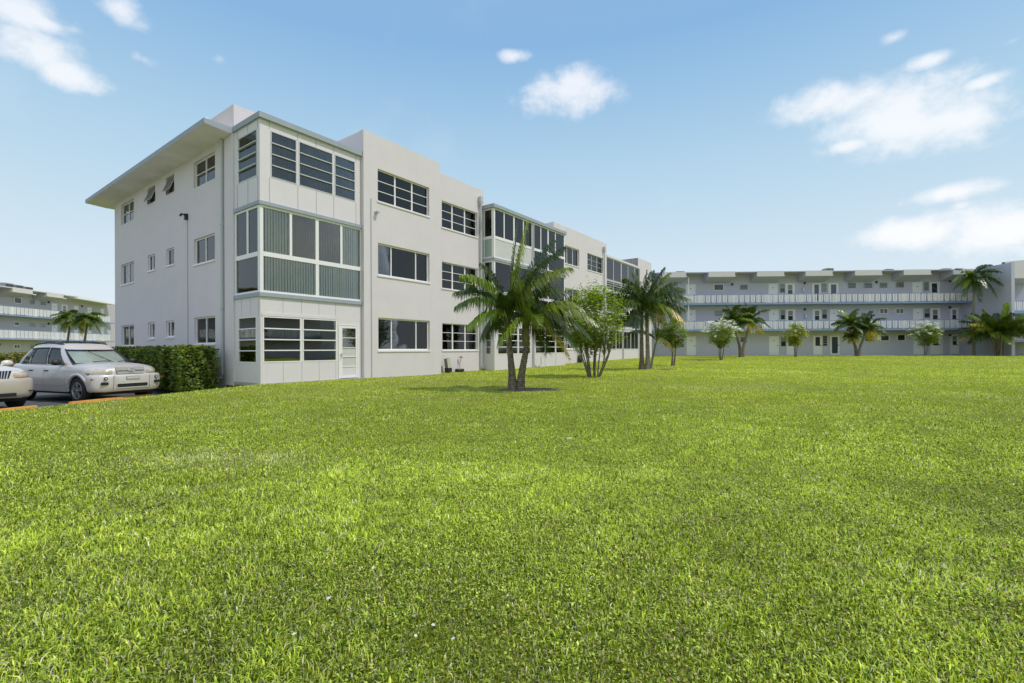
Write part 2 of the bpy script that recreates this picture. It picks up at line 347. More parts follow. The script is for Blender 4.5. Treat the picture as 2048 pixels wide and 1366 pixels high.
def window(parent, mp, a0, a1, z0, z1, cols=(), rows=1, rec=.10, fw=.045, frame='white_frame', pane='glass', sill=True, back=None, bar=.022, label=None, bard=.0, mw=None):
    mw = mw or fw * .8
    mb = MB(); d0, d1 = rec - .03, rec + .02
    mb.box(a0, a1, d0, d1, z1 - fw, z1, mp); mb.box(a0, a1, d0, d1, z0, z0 + fw, mp)
    mb.box(a0, a0 + fw, d0, d1, z0 + fw, z1 - fw, mp); mb.box(a1 - fw, a1, d0, d1, z0 + fw, z1 - fw, mp)
    edges = [a0 + fw] + [a0 + (a1 - a0) * c for c in cols] + [a1 - fw]
    for c in edges[1:-1]: mb.box(c - mw / 2, c + mw / 2, d0 - .004, d1, z0 + fw, z1 - fw, mp)
    for r in range(1, rows):
        z = z0 + fw + (z1 - z0 - 2 * fw) * r / rows
        for i in range(len(edges) - 1):
            mb.box(edges[i] + (mw / 2 if i else 0), edges[i + 1] - (mw / 2 if i < len(edges) - 2 else 0), d0 - .008 - bard, d1 - .01, z - bar / 2, z + bar / 2, mp)
    o = mb.build('window', frame, parent)
    p = MB(); p.box(a0 + fw * .5, a1 - fw * .5, rec - .003, rec + .003, z0 + fw * .5, z1 - fw * .5, mp).build('pane', pane, o)
    if sill:
        MB().box(a0 - .03, a1 + .03, -.035, rec - .031, z0 - .055, z0 + .004, mp).build('sill', 'white_frame', o)
    if back:
        kind, m = back[0], back[1]; q = back[2] if len(back) > 2 else (0, 1, 0, 1)
        A0 = a0 + (a1 - a0) * q[0]; A1 = a0 + (a1 - a0) * q[1]; Z0 = z0 + (z1 - z0) * q[2]; Z1 = z0 + (z1 - z0) * q[3]
        if kind == 'curtain': curtain_mesh(mp, A0, A1, Z0, Z1, rec + .05).build('curtain', m, o)
        elif kind == 'vertical': curtain_mesh(mp, A0, A1, Z0, Z1, rec + .14, .085, .006).build('vertical_blind', m, o)
        elif kind == 'blind': blind_mesh(mp, A0, A1, Z0, Z1, rec + .08).build('blind', m, o)
        elif kind == 'shade': MB().box(A0, A1, rec + .05, rec + .055, Z0, Z1, mp).build('shade', m, o)
    if label: o['label'] = label
    return o

# ------------------------------------------------------------------ main apartment building
P0 = (-7.62, 14.33); ANG = math.atan2(.807, .590)
bld = empty('apartment_building', (P0[0], P0[1], 0), ANG)
tag(bld, 'large near white three storey block with stacked glazed corner bays and steel blue trim', 'apartment building')
TOP = 9.03
# end wall (faces the car park)
EW = [(11.38, 13.15, 6.90, 7.84), (8.74, 9.66, 7.22, 7.88), (6.72, 7.57, 7.22, 7.88), (3.1, 4.88, 6.93, 7.86),
      (11.38, 13.15, 4.11, 5.05), (8.78, 9.63, 4.40, 5.06), (6.74, 7.55, 4.40, 5.06), (3.14, 4.87, 4.15, 5.07),
      (11.42, 13.15, 1.27, 2.22), (8.86, 9.66, 1.56, 2.23), (6.76, 7.61, 1.57, 2.22), (3.13, 4.86, 1.27, 2.23)]
mb = MB(); wall(mb, EM(0), 2.28, 13.97, -.45, 8.12, EW, .16)
mb.box(0.0, .02, 13.97, 14.0, -.45, 8.12)
S1, S2 = (4.25, 6.88), (8.38, 10.88)
ZW = ((1.02, 2.25), (3.84, 5.05), (6.61, 7.82))
# side strips, pilaster beside the bay
mb.box(-.045, .2, 1.66, 2.28, -.1, 8.05)
# front segments
F1 = [(S1[0], S1[1], a, b) for a, b in ZW]; F2 = [(S2[0], S2[1], a, b) for a, b in ZW]
wall(mb, FM(-.15), 3.62, 7.53, -.1, TOP, F1, .18); wall(mb, FM(.6), 7.53, 11.34, -.1, TOP, F2, .18)
mb.quad((3.62, -.15, -.1), (3.62, 2.2, -.1), (3.62, 2.2, TOP), (3.62, -.15, TOP)); mb.quad((7.53, -.15, -.1), (7.53, .6, -.1), (7.53, .6, TOP), (7.53, -.15, TOP))
# parapet coping + returns
mb.box(3.62, 7.53, -.148, .10, TOP, TOP + .02); mb.box(7.53, 11.34, .602, .85, TOP, TOP + .02)
mb.box(3.625, 3.85, .10, 6.0, 8.25, TOP); mb.box(11.1, 11.335, .85, 6.0, 8.25, TOP)
mb.box(0.0, .22, 1.7, 9.0, 8.2, TOP); mb.box(.22, 3.62, 1.7, 1.92, 8.2, TOP)
mb.box(11.34, 18.5, 1.7, 1.9, 8.2, TOP)
F3 = [(19.35, 21.77, a, b) for a, b in ZW[1:]] + [(22.99, 25.51, a, b) for a, b in ZW] + [(19.35, 21.77, 1.02, 2.25)]
F3 = [(a, b, c + .05, d + .02) for a, b, c, d in F3]
wall(mb, FM(.75), 18.42, 26.15, -.1, TOP, F3, .18)
mb.quad((18.42, .75, -.1), (18.42, 3, -.1), (18.42, 3, TOP), (18.42, .75, TOP)); mb.box(18.42, 26.15, .752, 1.0, TOP, TOP + .02); mb.box(18.425, 18.65, 1.0, 6, 8.25, TOP)
mb.quad((26.15, .75, -.1), (26.15, 1.6, -.1), (26.15, 1.6, TOP), (26.15, .75, TOP))
# last segment with rounded end
cp = [(32.9, .9)] + [(36.0 + 1.3 * math.sin(t), .9 + 1.3 - 1.3 * math.cos(t)) for t in np.linspace(0, math.pi / 2, 8)] + [(37.3, 13.97)]
mb.grid([[(x, y, z) for x, y in cp] for z in (0, TOP + .02)])
mb.quad((32.9, .9, 0), (32.9, 3, 0), (32.9, 3, TOP + .02), (32.9, .9, TOP + .02))
mb.box(32.9, 33.1, .92, 6, 8.2, TOP); mb.quad(*[(x, y, TOP - .3) for x, y in [(33.1, .95)] + cp[1:-1] + [(37.25, 6), (33.1, 6)]])
# back and far faces
mb.box(0, 37.3, 13.97, 14.1, -.5, 8.2)
mb.build('wall', 'stucco', bld)
mb = MB(); mb.box(.02, 37.0, 1.75, 13.95, 8.07, 8.2); mb.box(3.66, 7.5, .03, 1.74, 8.07, 8.2); mb.box(7.56, 11.3, .8, 1.74, 8.07, 8.2); mb.box(18.5, 26.1, .95, 1.74, 8.07, 8.2); mb.box(33, 36.5, 1.1, 1.74, 8.07, 8.2)
mb.build('roof', 'concrete', bld)
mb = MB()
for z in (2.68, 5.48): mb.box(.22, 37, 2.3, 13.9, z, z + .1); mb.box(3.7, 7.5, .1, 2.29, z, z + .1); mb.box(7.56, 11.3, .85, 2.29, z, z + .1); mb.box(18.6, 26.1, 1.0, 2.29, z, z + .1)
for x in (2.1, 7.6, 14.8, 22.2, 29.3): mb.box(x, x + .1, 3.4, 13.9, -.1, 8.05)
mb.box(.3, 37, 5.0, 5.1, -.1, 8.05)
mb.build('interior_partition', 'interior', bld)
# eave over the end wall
mb = MB()
E0, E1 = -.84, .0
mb.add([(E0, 1.76, 8.12), (E1, 1.76, 8.06), (E1, 15.2, 8.06), (E0, 15.2, 8.12), (E0, 1.76, 8.28), (E1, 1.76, 8.28), (E1, 15.2, 8.28), (E0, 15.2, 8.28)], [(0, 3, 2, 1), (4, 5, 6, 7), (1, 2, 6, 5)])
mb.m = 1; mb.add([(E0, 1.76, 8.12), (E1, 1.76, 8.06), (E1, 15.2, 8.06), (E0, 15.2, 8.12), (E0, 1.76, 8.28), (E1, 1.76, 8.28), (E1, 15.2, 8.28), (E0, 15.2, 8.28)], [(0, 1, 5, 4), (2, 3, 7, 6), (3, 0, 4, 7)])
mb.m = 0; mb.box(0.0, 1.2, 14.1, 15.2, 8.07, 8.27)
mb.build('eave', ['soffit', 'blue_trim'], bld)
# end wall windows
for i, (a0, a1, z0, z1) in enumerate(EW):
    col = i % 4; fl = 2 - i // 4
    if col in (0, 3):
        if fl == 2: window(bld, EM(0), a0, a1, z0, z1, (.5,), 2, .10, frame='white_frame', pane='glass', back=('shade', 'curtain', (0, 1, 0, 1)), sill=False)
        else: window(bld, EM(0), a0, a1, z0, z1, (.5,), 1, .09, .05, back=('curtain', 'curtain', (0, .5, 0, 1)) if col == 3 else ('blind', 'curtain', (0, .5, 0, 1)), pane='glass_dark')
    elif fl == 2:   # awning windows tilted open
        o = window(bld, EM(0), a0, a1, z0, z1, (), 1, .12, .035, frame='alu', pane='glass_dark', sill=False)
        mp = lambda a, d, z, z1=z1: (d + .07 - (z1 - z) * .34, a, z1 - (z1 - z) * .9)
        s = MB(); h = z1 - .04
        for q in ((a0 + .03, a0 + .06, z0, h), (a1 - .06, a1 - .03, z0, h), (a0 + .06, a1 - .06, z0, z0 + .03), (a0 + .06, a1 - .06, h - .03, h)): s.box(q[0], q[1], 0, .02, q[2], q[3], mp)
        so_ = s.build('sash', 'alu', o); MB().box(a0 + .05, a1 - .05, .006, .012, z0 + .02, h - .02, mp).build('pane', 'screen', so_)
    elif fl == 1: window(bld, EM(0), a0, a1, z0, z1, (.5,) if col == 1 else (), 1, .08, .045, back=('shade', 'frosted', (0, 1, 0, 1) if col == 2 else (.5, 1, 0, 1)), frame='white_frame')
    else: window(bld, EM(0), a0, a1, z0, z1, (.62,), 1, .08, .06, back=('shade', 'curtain_pale', (.62, 1, 0, 1)), pane='glass_dark')
# bays ---------------------------------------------------------------
def slab(mb, x0, x1, y0, y1, z0, z1, ov=.05): mb.box(x0 - ov, x1, y0 - ov, y1, z0, z1)
for q in ((-.06, 3.615, -.10, 1.655, 8.08, 8.25), (-.05, 3.615, -.06, 1.655, 5.47, 5.58), (-.05, 3.615, -.06, 1.655, 2.68, 2.80)): MB().box(*q).build('bay_slab', 'blue_trim', bld)
# third floor bay: panel skin with louvred windows; seams are part of the skin
SW3 = [(.17, 1.38, 6.36, 7.80)]; FW3 = [(.33, 1.17, 6.38, 7.82), (1.24, 2.47, 6.38, 7.82), (2.54, 3.37, 6.38, 7.82)]
mb = MB(); wall(mb, EM(0), .001, 1.66, 5.58, 8.08, SW3, .06); wall(mb, FM(0), 0, 3.615, 5.58, 8.08, FW3, .06); mb.m = 1
for x in (.29, 1.205, 1.85, 2.505, 3.40):
    mb.box(x - .005, x + .005, -.008, -.001, 5.59, 6.36); mb.box(x - .005, x + .005, -.008, -.001, 7.84, 8.05)
for y in (.12, .75, 1.45): mb.box(-.008, -.001, y - .006, y + .006, 5.59, 6.34); mb.box(-.008, -.001, y - .006, y + .006, 7.82, 8.06)
mb.build('bay_wall', ['panel', 'seam'], bld)
SW1 = [(.24, 1.43, .65, 2.08)]; FW1 = [(.07, 1.30, .66, 2.08), (1.35, 2.60, .66, 2.08), (2.66, 3.50, .03, 1.96)]
mb = MB(); wall(mb, EM(0), .001, 1.66, -.05, 2.68, SW1, .06); wall(mb, FM(0), 0, 3.615, -.05, 2.68, FW1, .06)
mb.box(.04, 2.62, -.02, -.001, 2.09, 2.19); mb.m = 1
for x in (.70, 1.32, 1.93, 2.56):
    mb.box(x - .004, x + .004, -.005, -.001, 0.0, .64)
    mb.box(x - .004, x + .004, -.005, -.001, 2.20, 2.66)
for y in (.12, .6, 1.2): mb.box(-.005, -.001, y - .003, y + .003, 2.1, 2.66)
mb.build('bay_wall', ['panel', 'seam'], bld)
for a0, a1, z0, z1 in SW3: window(bld, EM(0), a0, a1, z0, z1, (), 4, .02, .03, frame='alu', pane='glass', sill=False, bar=.03, bard=.03, back=('curtain', 'curtain', (0, 1, 0, 1)))
for a0, a1, z0, z1 in FW3: window(bld, FM(0), a0, a1, z0, z1, (), 4, .02, .03, frame='alu', pane='glass', sill=False, bar=.03, bard=.02, back=('curtain', 'curtain', (0, 1, 0, 1)))
for a0, a1, z0, z1 in SW1: window(bld, EM(0), a0, a1, z0, z1, (), 4, .02, .03, frame='white_frame', pane='glass_mirror', sill=False, bar=.032, bard=.02)
for a0, a1, z0, z1 in FW1[:2]: window(bld, FM(0), a0, a1, z0, z1, (), 4, .02, .035, frame='white_frame', pane='glass_mirror', sill=False, bar=.036, bard=.03)
# second floor bay: glazed
mb = MB(); zz = (2.80, 5.47)
def gl_frame(mb, mp, a0, a1, cols_up, cols_lo, z0, zt, z1, wv=.055):
    mb.box(a0, a1, 0, .06, z0, z0 + .07, mp); mb.box(a0, a1, 0, .06, z1 - .07, z1, mp); mb.box(a0, a1, -.004, .06, zt - .07, zt + .07, mp)
    for c, h in cols_up: mb.box(c - h, c + h, 0, .06, zt + .07, z1 - .07, mp)
    for c, h in cols_lo: mb.box(c - h, c + h, 0, .06, z0 + .07, zt - .07, mp)
gl_frame(mb, FM(0), .101, 3.615, [(.97, .04), (1.88, .055), (2.80, .04), (3.595, .02)], [(1.88, .055), (3.595, .02)], 2.80, 3.985, 5.47)
gl_frame(mb, EM(0), .151, 1.66, [(.81, .045), (1.61, .045)], [(1.62, .035)], 2.80, 3.985, 5.47)
mb.box(0, .10, 0, .15, 2.80, 5.47)
gf = mb.build('bay_glazing', 'white_frame', bld)
MB().box(.12, 3.6, .03, .036, 2.85, 5.42).build('pane', 'glass_clear', gf)
MB().box(.03, .036, .16, 1.64, 2.85, 5.42).build('pane', 'glass', gf)
curtain_mesh(FM(.06), .18, 3.58, 2.82, 5.40, 0, .088, .007).build('vertical_blind', 'blind_teal', gf)
curtain_mesh(EM(.22), .3, .80, 2.82, 5.40, 0, .088, .007).build('vertical_blind', 'blind_teal', gf)
MB().box(.05, .054, .12, 1.6, 2.85, 3.92).build('frosted_panel', 'glass_blue', gf)
MB().box(1.02, 1.80, .045, .048, 4.06, 5.4).build('insect_screen', 'mesh_screen', gf)
MB().box(1.94, 2.75, .045, .048, 4.06, 5.4).build('insect_screen', 'mesh_screen', gf)
# bay door
d = MB(); a0, a1 = 2.665, 3.495
d.box(a0, a0 + .05, -.02, .05, .03, 1.955); d.box(a1 - .05, a1, -.02, .05, .03, 1.955); d.box(a0 + .05, a1 - .05, -.02, .05, 1.90, 1.955)
d.box(a0 + .055, a0 + .15, -.012, .03, .05, 1.89); d.box(a1 - .13, a1 - .055, -.012, .03, .05, 1.89); d.box(a0 + .15, a1 - .13, -.012, .03, .05, .14); d.box(a0 + .15, a1 - .13, -.012, .03, 1.81, 1.89)
for z in (.45, .80, 1.12, 1.47): d.box(a0 + .15, a1 - .13, -.016, .03, z - .012, z + .012)
d.m = 1; d.box(a0 + .15, a1 - .13, .0, .02, .14, .438)
dr = d.build('screen_door', ['white_frame', 'panel'], bld)
MB().box(a0 + .14, a1 - .12, .008, .012, .46, .79).build('pane', 'curtain_pale', dr); MB().box(a0 + .14, a1 - .12, .008, .012, .81, 1.11).build('pane', 'curtain_pale', dr)
MB().box(a0 + .14, a1 - .12, .008, .012, 1.13, 1.81).build('pane', 'glass_mirror', dr)
h = MB(); h.box(a0 + .07, a0 + .13, -.05, -.013, .86, .92); h.tube([(a0 + .10, -.05, .93), (a0 + .09, -.06, .75)], .012); h.build('handle', 'chrome', dr)
MB().box(2.6, 3.62, -.25, -.03, -.05, .03).build('doorstep', 'concrete', bld)
MB().box(-.03, 3.5, -.03, -.001, -.06, .02).box(-.03, -.001, 0.0, 1.66, -.06, .03).build('plinth', 'concrete', bld)
MB().box(.12, 3.6, .5, 1.64, -.05, .02).build('bay_floor', 'interior', bld)
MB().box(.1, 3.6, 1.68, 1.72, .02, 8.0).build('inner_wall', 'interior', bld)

# segment windows
for i, (z0, z1) in enumerate(ZW):
    if i == 0: window(bld, FM(-.15), *S1, z0, z1, (.26, .74), 1, .12, .055, back=('blind', 'curtain_pale', (0, 1, 0, .62)), pane='glass')
    if i == 1: window(bld, FM(-.15), *S1, z0, z1, (.26, .74), 1, .12, .055, back=('vertical', 'curtain', (0, 1, 0, 1)), pane='glass')
    if i == 2: window(bld, FM(-.15), *S1, z0, z1, (.34, .67), 3, .13, .035, frame='white_frame', back=('blind', 'curtain', (0, 1, 0, 1)), mw=.06, pane='glass_dark')
    window(bld, FM(.6), *S2, z0, z1, (.31, .66), 3, .13, .035, back=(('curtain', 'curtain_brown'), ('curtain', 'curtain'), ('shade', 'curtain_pale', (0, 1, .25, 1)))[i], mw=.07, pane='glass')
for a, b, c, e_ in F3:
    if a < 20: window(bld, FM(.75), a, b, c, e_, (.36, .68), 1, .12, .05, back=('vertical', 'curtain', (0, .7, 0, 1)), pane='glass_dark')
    else: window(bld, FM(.75), a, b, c, e_, (.31, .66), 3, .13, .035, frame='alu', back=('curtain', 'curtain', (0, 1, 0, 1)), mw=.06, pane='glass_dark')
# second bay
B2, B2v, B2e = 11.30, -.10, 18.35
for q in ((B2 - .12, B2e + .02, B2v - .1, 1.7, 8.07, 8.24), (B2 - .05, B2e + .02, B2v - .06, 1.7, 5.47, 5.60), (B2 - .05, B2e + .02, B2v - .06, 1.7, 2.68, 2.80)): MB().box(*q).build('bay_slab', 'blue_trim', bld)
mb = MB(); g = FM(B2v)
c3 = [(12.15, .035), (13.0, .055), (13.87, .035), (14.72, .075), (15.60, .035), (16.38, .06), (17.20, .035), (18.27, .05)]
gl_frame(mb, g, B2 + .10, B2e, c3, [(13.0, .05), (14.72, .075), (16.38, .06), (18.27, .05)], 5.60, 6.62, 8.07)
gl_frame(mb, g, B2 + .10, B2e, c3[1::2], [(13.0, .05), (14.72, .075), (16.38, .06), (18.27, .05)], 2.80, 3.9, 5.47)
for z in ((5.60, 6.62, 8.07), (2.80, 3.9, 5.47)): gl_frame(mb, EM(B2), B2v + .15, .599, [(.53, .03)], [(.53, .03)], *z)
mb.box(B2, B2 + .10, B2v, B2v + .15, 5.60, 8.07); mb.box(B2, B2 + .10, B2v, B2v + .15, 2.80, 5.47)
gf = mb.build('bay_glazing', 'white_frame', bld)
for z in ((5.65, 8.0), (2.85, 5.42)):
    MB().box(B2 + .12, B2e - .02, B2v + .03, B2v + .036, *z).build('pane', 'glass_dark', gf); MB().box(B2 + .03, B2 + .036, B2v + .16, .58, *z).build('pane', 'glass_dark', gf)
MB().box(B2 + .12, 14.65, B2v + .014, B2v + .022, 5.66, 6.56).build('frosted_panel', 'curtain_pale', gf)
MB().box(B2 + .014, B2 + .022, B2v + .16, .50, 5.66, 6.56).build('frosted_panel', 'frost_green', gf)
curtain_mesh(FM(B2v + .3), B2 + .4, B2e - .05, 5.62, 8.0, 0, .12).build('curtain', 'curtain', gf)
curtain_mesh(FM(B2v + .3), B2 + .2, B2e - .05, 2.82, 5.42, 0, .12).build('curtain', 'blind_teal', gf)
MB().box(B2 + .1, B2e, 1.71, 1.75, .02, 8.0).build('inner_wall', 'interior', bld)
BW = [(11.56, 12.38, .80, 2.20), (12.44, 13.30, .80, 2.20), (13.36, 14.5, .80, 2.20), (14.98, 15.98, .82, 2.2), (16.04, 17.14, .82, 2.2), (17.2, 18.25, .82, 2.2)]
mb = MB(); wall(mb, g, B2, B2e, -.05, 2.68, BW, .05); wall(mb, EM(B2), B2v + .001, .599, -.05, 2.68, [(.10, .45, .80, 2.2)], .05)
mb.m = 1
for x in (15.98, 17.17): mb.box(x - .01, x + .01, B2v - .007, B2v - .001, 0, .80)
mb.build('bay_wall', ['panel', 'seam'], bld)
for a, b, c, e_ in BW[:3]: window(bld, g, a, b, c, e_, (), 4, .02, .035, sill=False, bar=.036, bard=.02, back=('shade', 'curtain_pale'), pane='glass')
for a, b, c, e_ in BW[3:]: window(bld, g, a, b, c, e_, (), 4, .02, .035, sill=False, bar=.036, bard=.02, back=('shade', 'curtain_brown', (0, 1, 0, .8)), pane='glass')
window(bld, EM(B2), .10, .45, .80, 2.2, (), 4, .02, .03, sill=False, bar=.03, bard=.02, pane='glass_mirror')
# third bay
B3, B3v, B3e = 26.16, .80, 32.89
for q in ((B3, B3e, B3v - .08, 1.8, 8.07, 8.22), (B3, B3e, B3v - .05, 1.8, 5.48, 5.62), (B3, B3e, B3v - .05, 1.8, 2.68, 2.82)): MB().box(*q).build('bay_slab', 'panel', bld)
g = FM(B3v)
mb = MB()
gl_frame(mb, g, B3, B3e, [(27.5, .05), (29.0, .09), (30.4, .05), (31.8, .05), (32.84, .05)], [(27.5, .05), (29.0, .09), (30.4, .05), (31.8, .05), (32.84, .05)], 5.62, 6.35, 8.07)
for z in (5.8, 5.98, 6.15): mb.box(B3, 32.8, -.03, -.005, z - .02, z + .02, g)
gl_frame(mb, g, B3, B3e, [(29.3, .06), (31.0, .04), (32.84, .05)], [(29.3, .06), (32.84, .05)], 2.82, 3.9, 5.48)
gf = mb.build('bay_glazing', 'alu', bld)
MB().box(B3 + .02, B3e - .02, B3v + .03, B3v + .036, 5.65, 8.0).build('pane', 'glass_dark', gf); MB().box(B3 + .02, B3e - .02, B3v + .03, B3v + .036, 2.85, 5.45).build('pane', 'glass_dark', gf)
curtain_mesh(FM(B3v + .3), B3 + .2, B3e - .05, 5.62, 8.0, 0, .15).build('curtain', 'screen', gf)
BW = [(26.6, 27.9, 1.05, 2.5), (27.95, 29.15, 1.05, 2.5), (29.35, 30.9, 1.05, 2.5), (30.95, 32.6, 1.05, 2.5)]
mb = MB(); wall(mb, g, B3, B3e, -.05, 2.68, BW, .05); mb.build('bay_wall', 'panel', bld)
for a, b, c, e_ in BW: window(bld, g, a, b, c, e_, (.5,), 1, .02, .05, frame='alu', sill=False, back=('curtain', 'curtain_pale', (.1, .8, 0, .8)), pane='glass_dark')
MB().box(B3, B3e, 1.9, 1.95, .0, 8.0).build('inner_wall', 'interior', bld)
# downspouts and small fittings
def spout(x, y, z1, head=True, elbow=(1, 0), r=.045, base=.06):
    m = MB(); m.tube([(x, y, z1), (x, y, base + .18), (x + elbow[0] * .05, y + elbow[1] * .05, base + .08), (x + elbow[0] * .28, y + elbow[1] * .28, base)], r, 8)
    if head: m.box(x - .10, x + .10, y - .08, y + .08, z1, z1 + .24); m.add([(x - .1, y - .08, z1), (x + .1, y - .08, z1), (x + .1, y + .08, z1), (x - .1, y + .08, z1), (x - .04, y - .04, z1 - .2), (x + .04, y - .04, z1 - .2), (x + .04, y + .04, z1 - .2), (x - .04, y + .04, z1 - .2)], [(0, 1, 5, 4), (1, 2, 6, 5), (2, 3, 7, 6), (3, 0, 4, 7)])
    for z in (2.4, 5.2): m.box(x - .06, x + .06, y - .05, y + .05, z, z + .03)
    m.build('downspout', 'spout', bld)
spout(11.02, .50, 8.40); spout(25.55, .65, 8.45); spout(14.72, B2v - .08, 8.0, False, (1, -.2)); spout(29.2, B3v - .08, 2.7, False, (1, -.2)); spout(32.75, B3v - .08, 8.0, False, (1, -.2))
spout(-.06, 2.45, 8.05, False, (-.3, .9))
m = MB(); m.box(3.925, 3.95, -.18, -.151, .05, 6.62); m.build('conduit', 'spout', bld)
m = MB(); m.box(4.10, 4.22, -.32, -.151, 6.12, 6.18); m.build('wall_vent', 'spout', bld)
m = MB(); m.box(-.03, -.001, 5.40, 5.43, 1.2, 5.9); m.build('conduit', 'spout', bld)
m = MB(); m.box(-.10, -.001, 5.38, 5.50, 5.88, 6.10); m.tube([(-.1, 5.44, 6.05), (-.17, 5.48, 6.08), (-.22, 5.52, 6.0)], [.025, .035, .05]); m.build('wall_lamp', 'dark_metal', bld)
m = MB(); m.box(-.02, -.001, 2.9, 3.0, 8.50, 8.6); m.tube([(-.02, 2.95, 8.55), (-.28, 2.95, 8.58)], .015); m.tube([(-.28, 2.95, 8.6), (-.42, 3.05, 8.5)], [.05, .09]); m.tube([(-.28, 2.85, 8.6), (-.42, 2.72, 8.66)], [.05, .09]); m.build('roof_floodlight', 'white_paint', bld)
m = MB(); m.box(19.3, 19.6, .50, .749, 8.45, 8.62); m.build('scupper', 'spout', bld)
# ------------------------------------------------------------------ walkway buildings
def railing_proto(length, h, z, root, y=0., x=0.):
    m = MB(); p = length / round(length / .545); n = round(length / p)
    m.m = 1; m.box(x, x + length, y - .03, y + .03, z + h - .045, z + h); m.m = 0
    m.box(x - .045, x + .045, y - .035, y + .025, z + .0, z + h - .05)
    for i in range(n):
        c = x + p * (i + .5); a = .155; b = .048
        for s in (-1, 1):
            m.box(c + s * a - b, c + s * a + b, y - .02, y + .02, z + .16, z + h - .05)
            xa, xb = sorted((c + s * (a + b), c + s * (a - b * 1.2)))
            m.add([(c + s * (a - b), y - .02, z + .16), (c + s * (a + b), y - .02, z + .16), (c + s * (a - .06 + b), y - .02, z + .07), (c + s * (a - .06 - b), y - .02, z + .07)] + [(c + s * (a - b), y + .02, z + .16), (c + s * (a + b), y + .02, z + .16), (c + s * (a - .06 + b), y + .02, z + .07), (c + s * (a - .06 - b), y + .02, z + .07)],
                  [(0, 1, 2, 3), (4, 5, 6, 7), (0, 3, 7, 4), (1, 2, 6, 5)])
        m.box(c - .1, c + .1, y - .02, y + .02, z + .07, z + .115)
        m.box(c - .042, c + .042, y - .02, y + .02, z + .118, z + h - .05)
    return m.build('railing', ['white_paint', 'slab_blue'], root)
def far_door(root, g, a0, a1, z0, z1, style):
    m = MB(); m.box(a0, a1, -.03, .0, z0, z1, g)
    m.m = 1
    for x0, x1 in ((a0 - .05, a0 - .001), (a1 + .001, a1 + .05)): m.box(x0, x1, -.05, .0, z0, z1 + .05, g)
    d = m.build('door', ['door_white', 'white_frame'], root)
    if style == 'glass': MB().box(a0 + (a1 - a0) * .22, a1 - (a1 - a0) * .22, -.045, -.031, z0 + (z1 - z0) * .47, z1 - .13, g).build('pane', 'glass_far', d)
    if style == 'blue': MB().box(a0 + (a1 - a0) * .24, a1 - (a1 - a0) * .2, -.045, -.031, z0 + .3, z1 - .15, g).build('pane', 'glass_blue', d)
    if style == 'half':
        MB().box(a0 + (a1 - a0) * .24, a1 - (a1 - a0) * .24, -.045, -.031, z0 + (z1 - z0) * .47, z0 + (z1 - z0) * .68, g).build('pane', 'glass_far', d)
        MB().box(a0 + (a1 - a0) * .24, a1 - (a1 - a0) * .24, -.045, -.031, z0 + (z1 - z0) * .70, z1 - .15, g).build('pane', 'glass_far_pale', d)
    if style == 'full': MB().box(a0 + .13, a1 - .13, -.045, -.031, z0 + .15, z1 - .13, g).build('pane', 'glass_far', d)
    if style == 'plain':
        MB().box((a0 + a1) / 2 - .05, (a0 + a1) / 2 + .05, -.045, -.031, z1 - .5, z1 - .42, g).build('door_number_plate', 'dark_metal', d)
    MB().box(a1 - .12, a1 - .06, -.08, -.031, z0 + .95, z0 + 1.05, g).build('handle', 'dark_metal', d)
def far_window(root, g, a0, a1, z0, z1, style):
    fr = {'w': 'white_frame', 'd': 'alu', 'p': 'alu', 's': 'white_frame', 'l': 'alu'}[style]; t = .07 if style in 'ws' else .035
    m = MB(); m.box(a0, a1, -.05, .0, z0, z0 + t, g); m.box(a0, a1, -.05, .0, z1 - t, z1, g); m.box(a0, a0 + t, -.05, .0, z0 + t, z1 - t, g); m.box(a1 - t, a1, -.05, .0, z0 + t, z1 - t, g)
    if style == 's': m.box((a0 + a1) / 2 - .03, (a0 + a1) / 2 + .03, -.05, .0, z0 + t, z1 - t, g)
    if style in 'dpl':
        n = 4 if style == 'd' else 2
        for k in range(1, n): z = z0 + (z1 - z0) * k / n; m.box(a0 + t, a1 - t, -.05, -.02, z - .012, z + .012, g)
    o = m.build('window', fr, root)
    if style == 'l':
        MB().box(a0 + t, a1 - t, -.018, -.004, z0 + t, (z0 + z1) / 2 - .02, g).build('pane', 'glass_far', o); MB().box(a0 + t, a1 - t, -.018, -.004, (z0 + z1) / 2 - .01, z1 - t, g).build('pane', 'glass_far_pale', o)
    else: MB().box(a0 + t, a1 - t, -.018, -.004, z0 + t, z1 - t, g).build('pane', 'glass_far_pale' if style == 'p' else 'glass_far', o)
def wall_lamp(root, g, a, z, s=1.):
    m = MB(); m.box(a - .07 * s, a + .07 * s, -.16, -.13, z - .11, z + .11, g); m.box(a - .07 * s, a + .07 * s, -.13, 0, z + .08, z + .11, g); m.box(a - .07 * s, a + .07 * s, -.13, 0, z - .11, z - .08, g); m.box(a - .07 * s, a - .04 * s, -.13, 0, z - .079, z + .079, g)
    m.m = 1; m.box(a - .035, a + .05, -.12, -.02, z - .075, z + .075, g); m.build('wall_lamp', ['dark_metal', 'white_paint'], root)

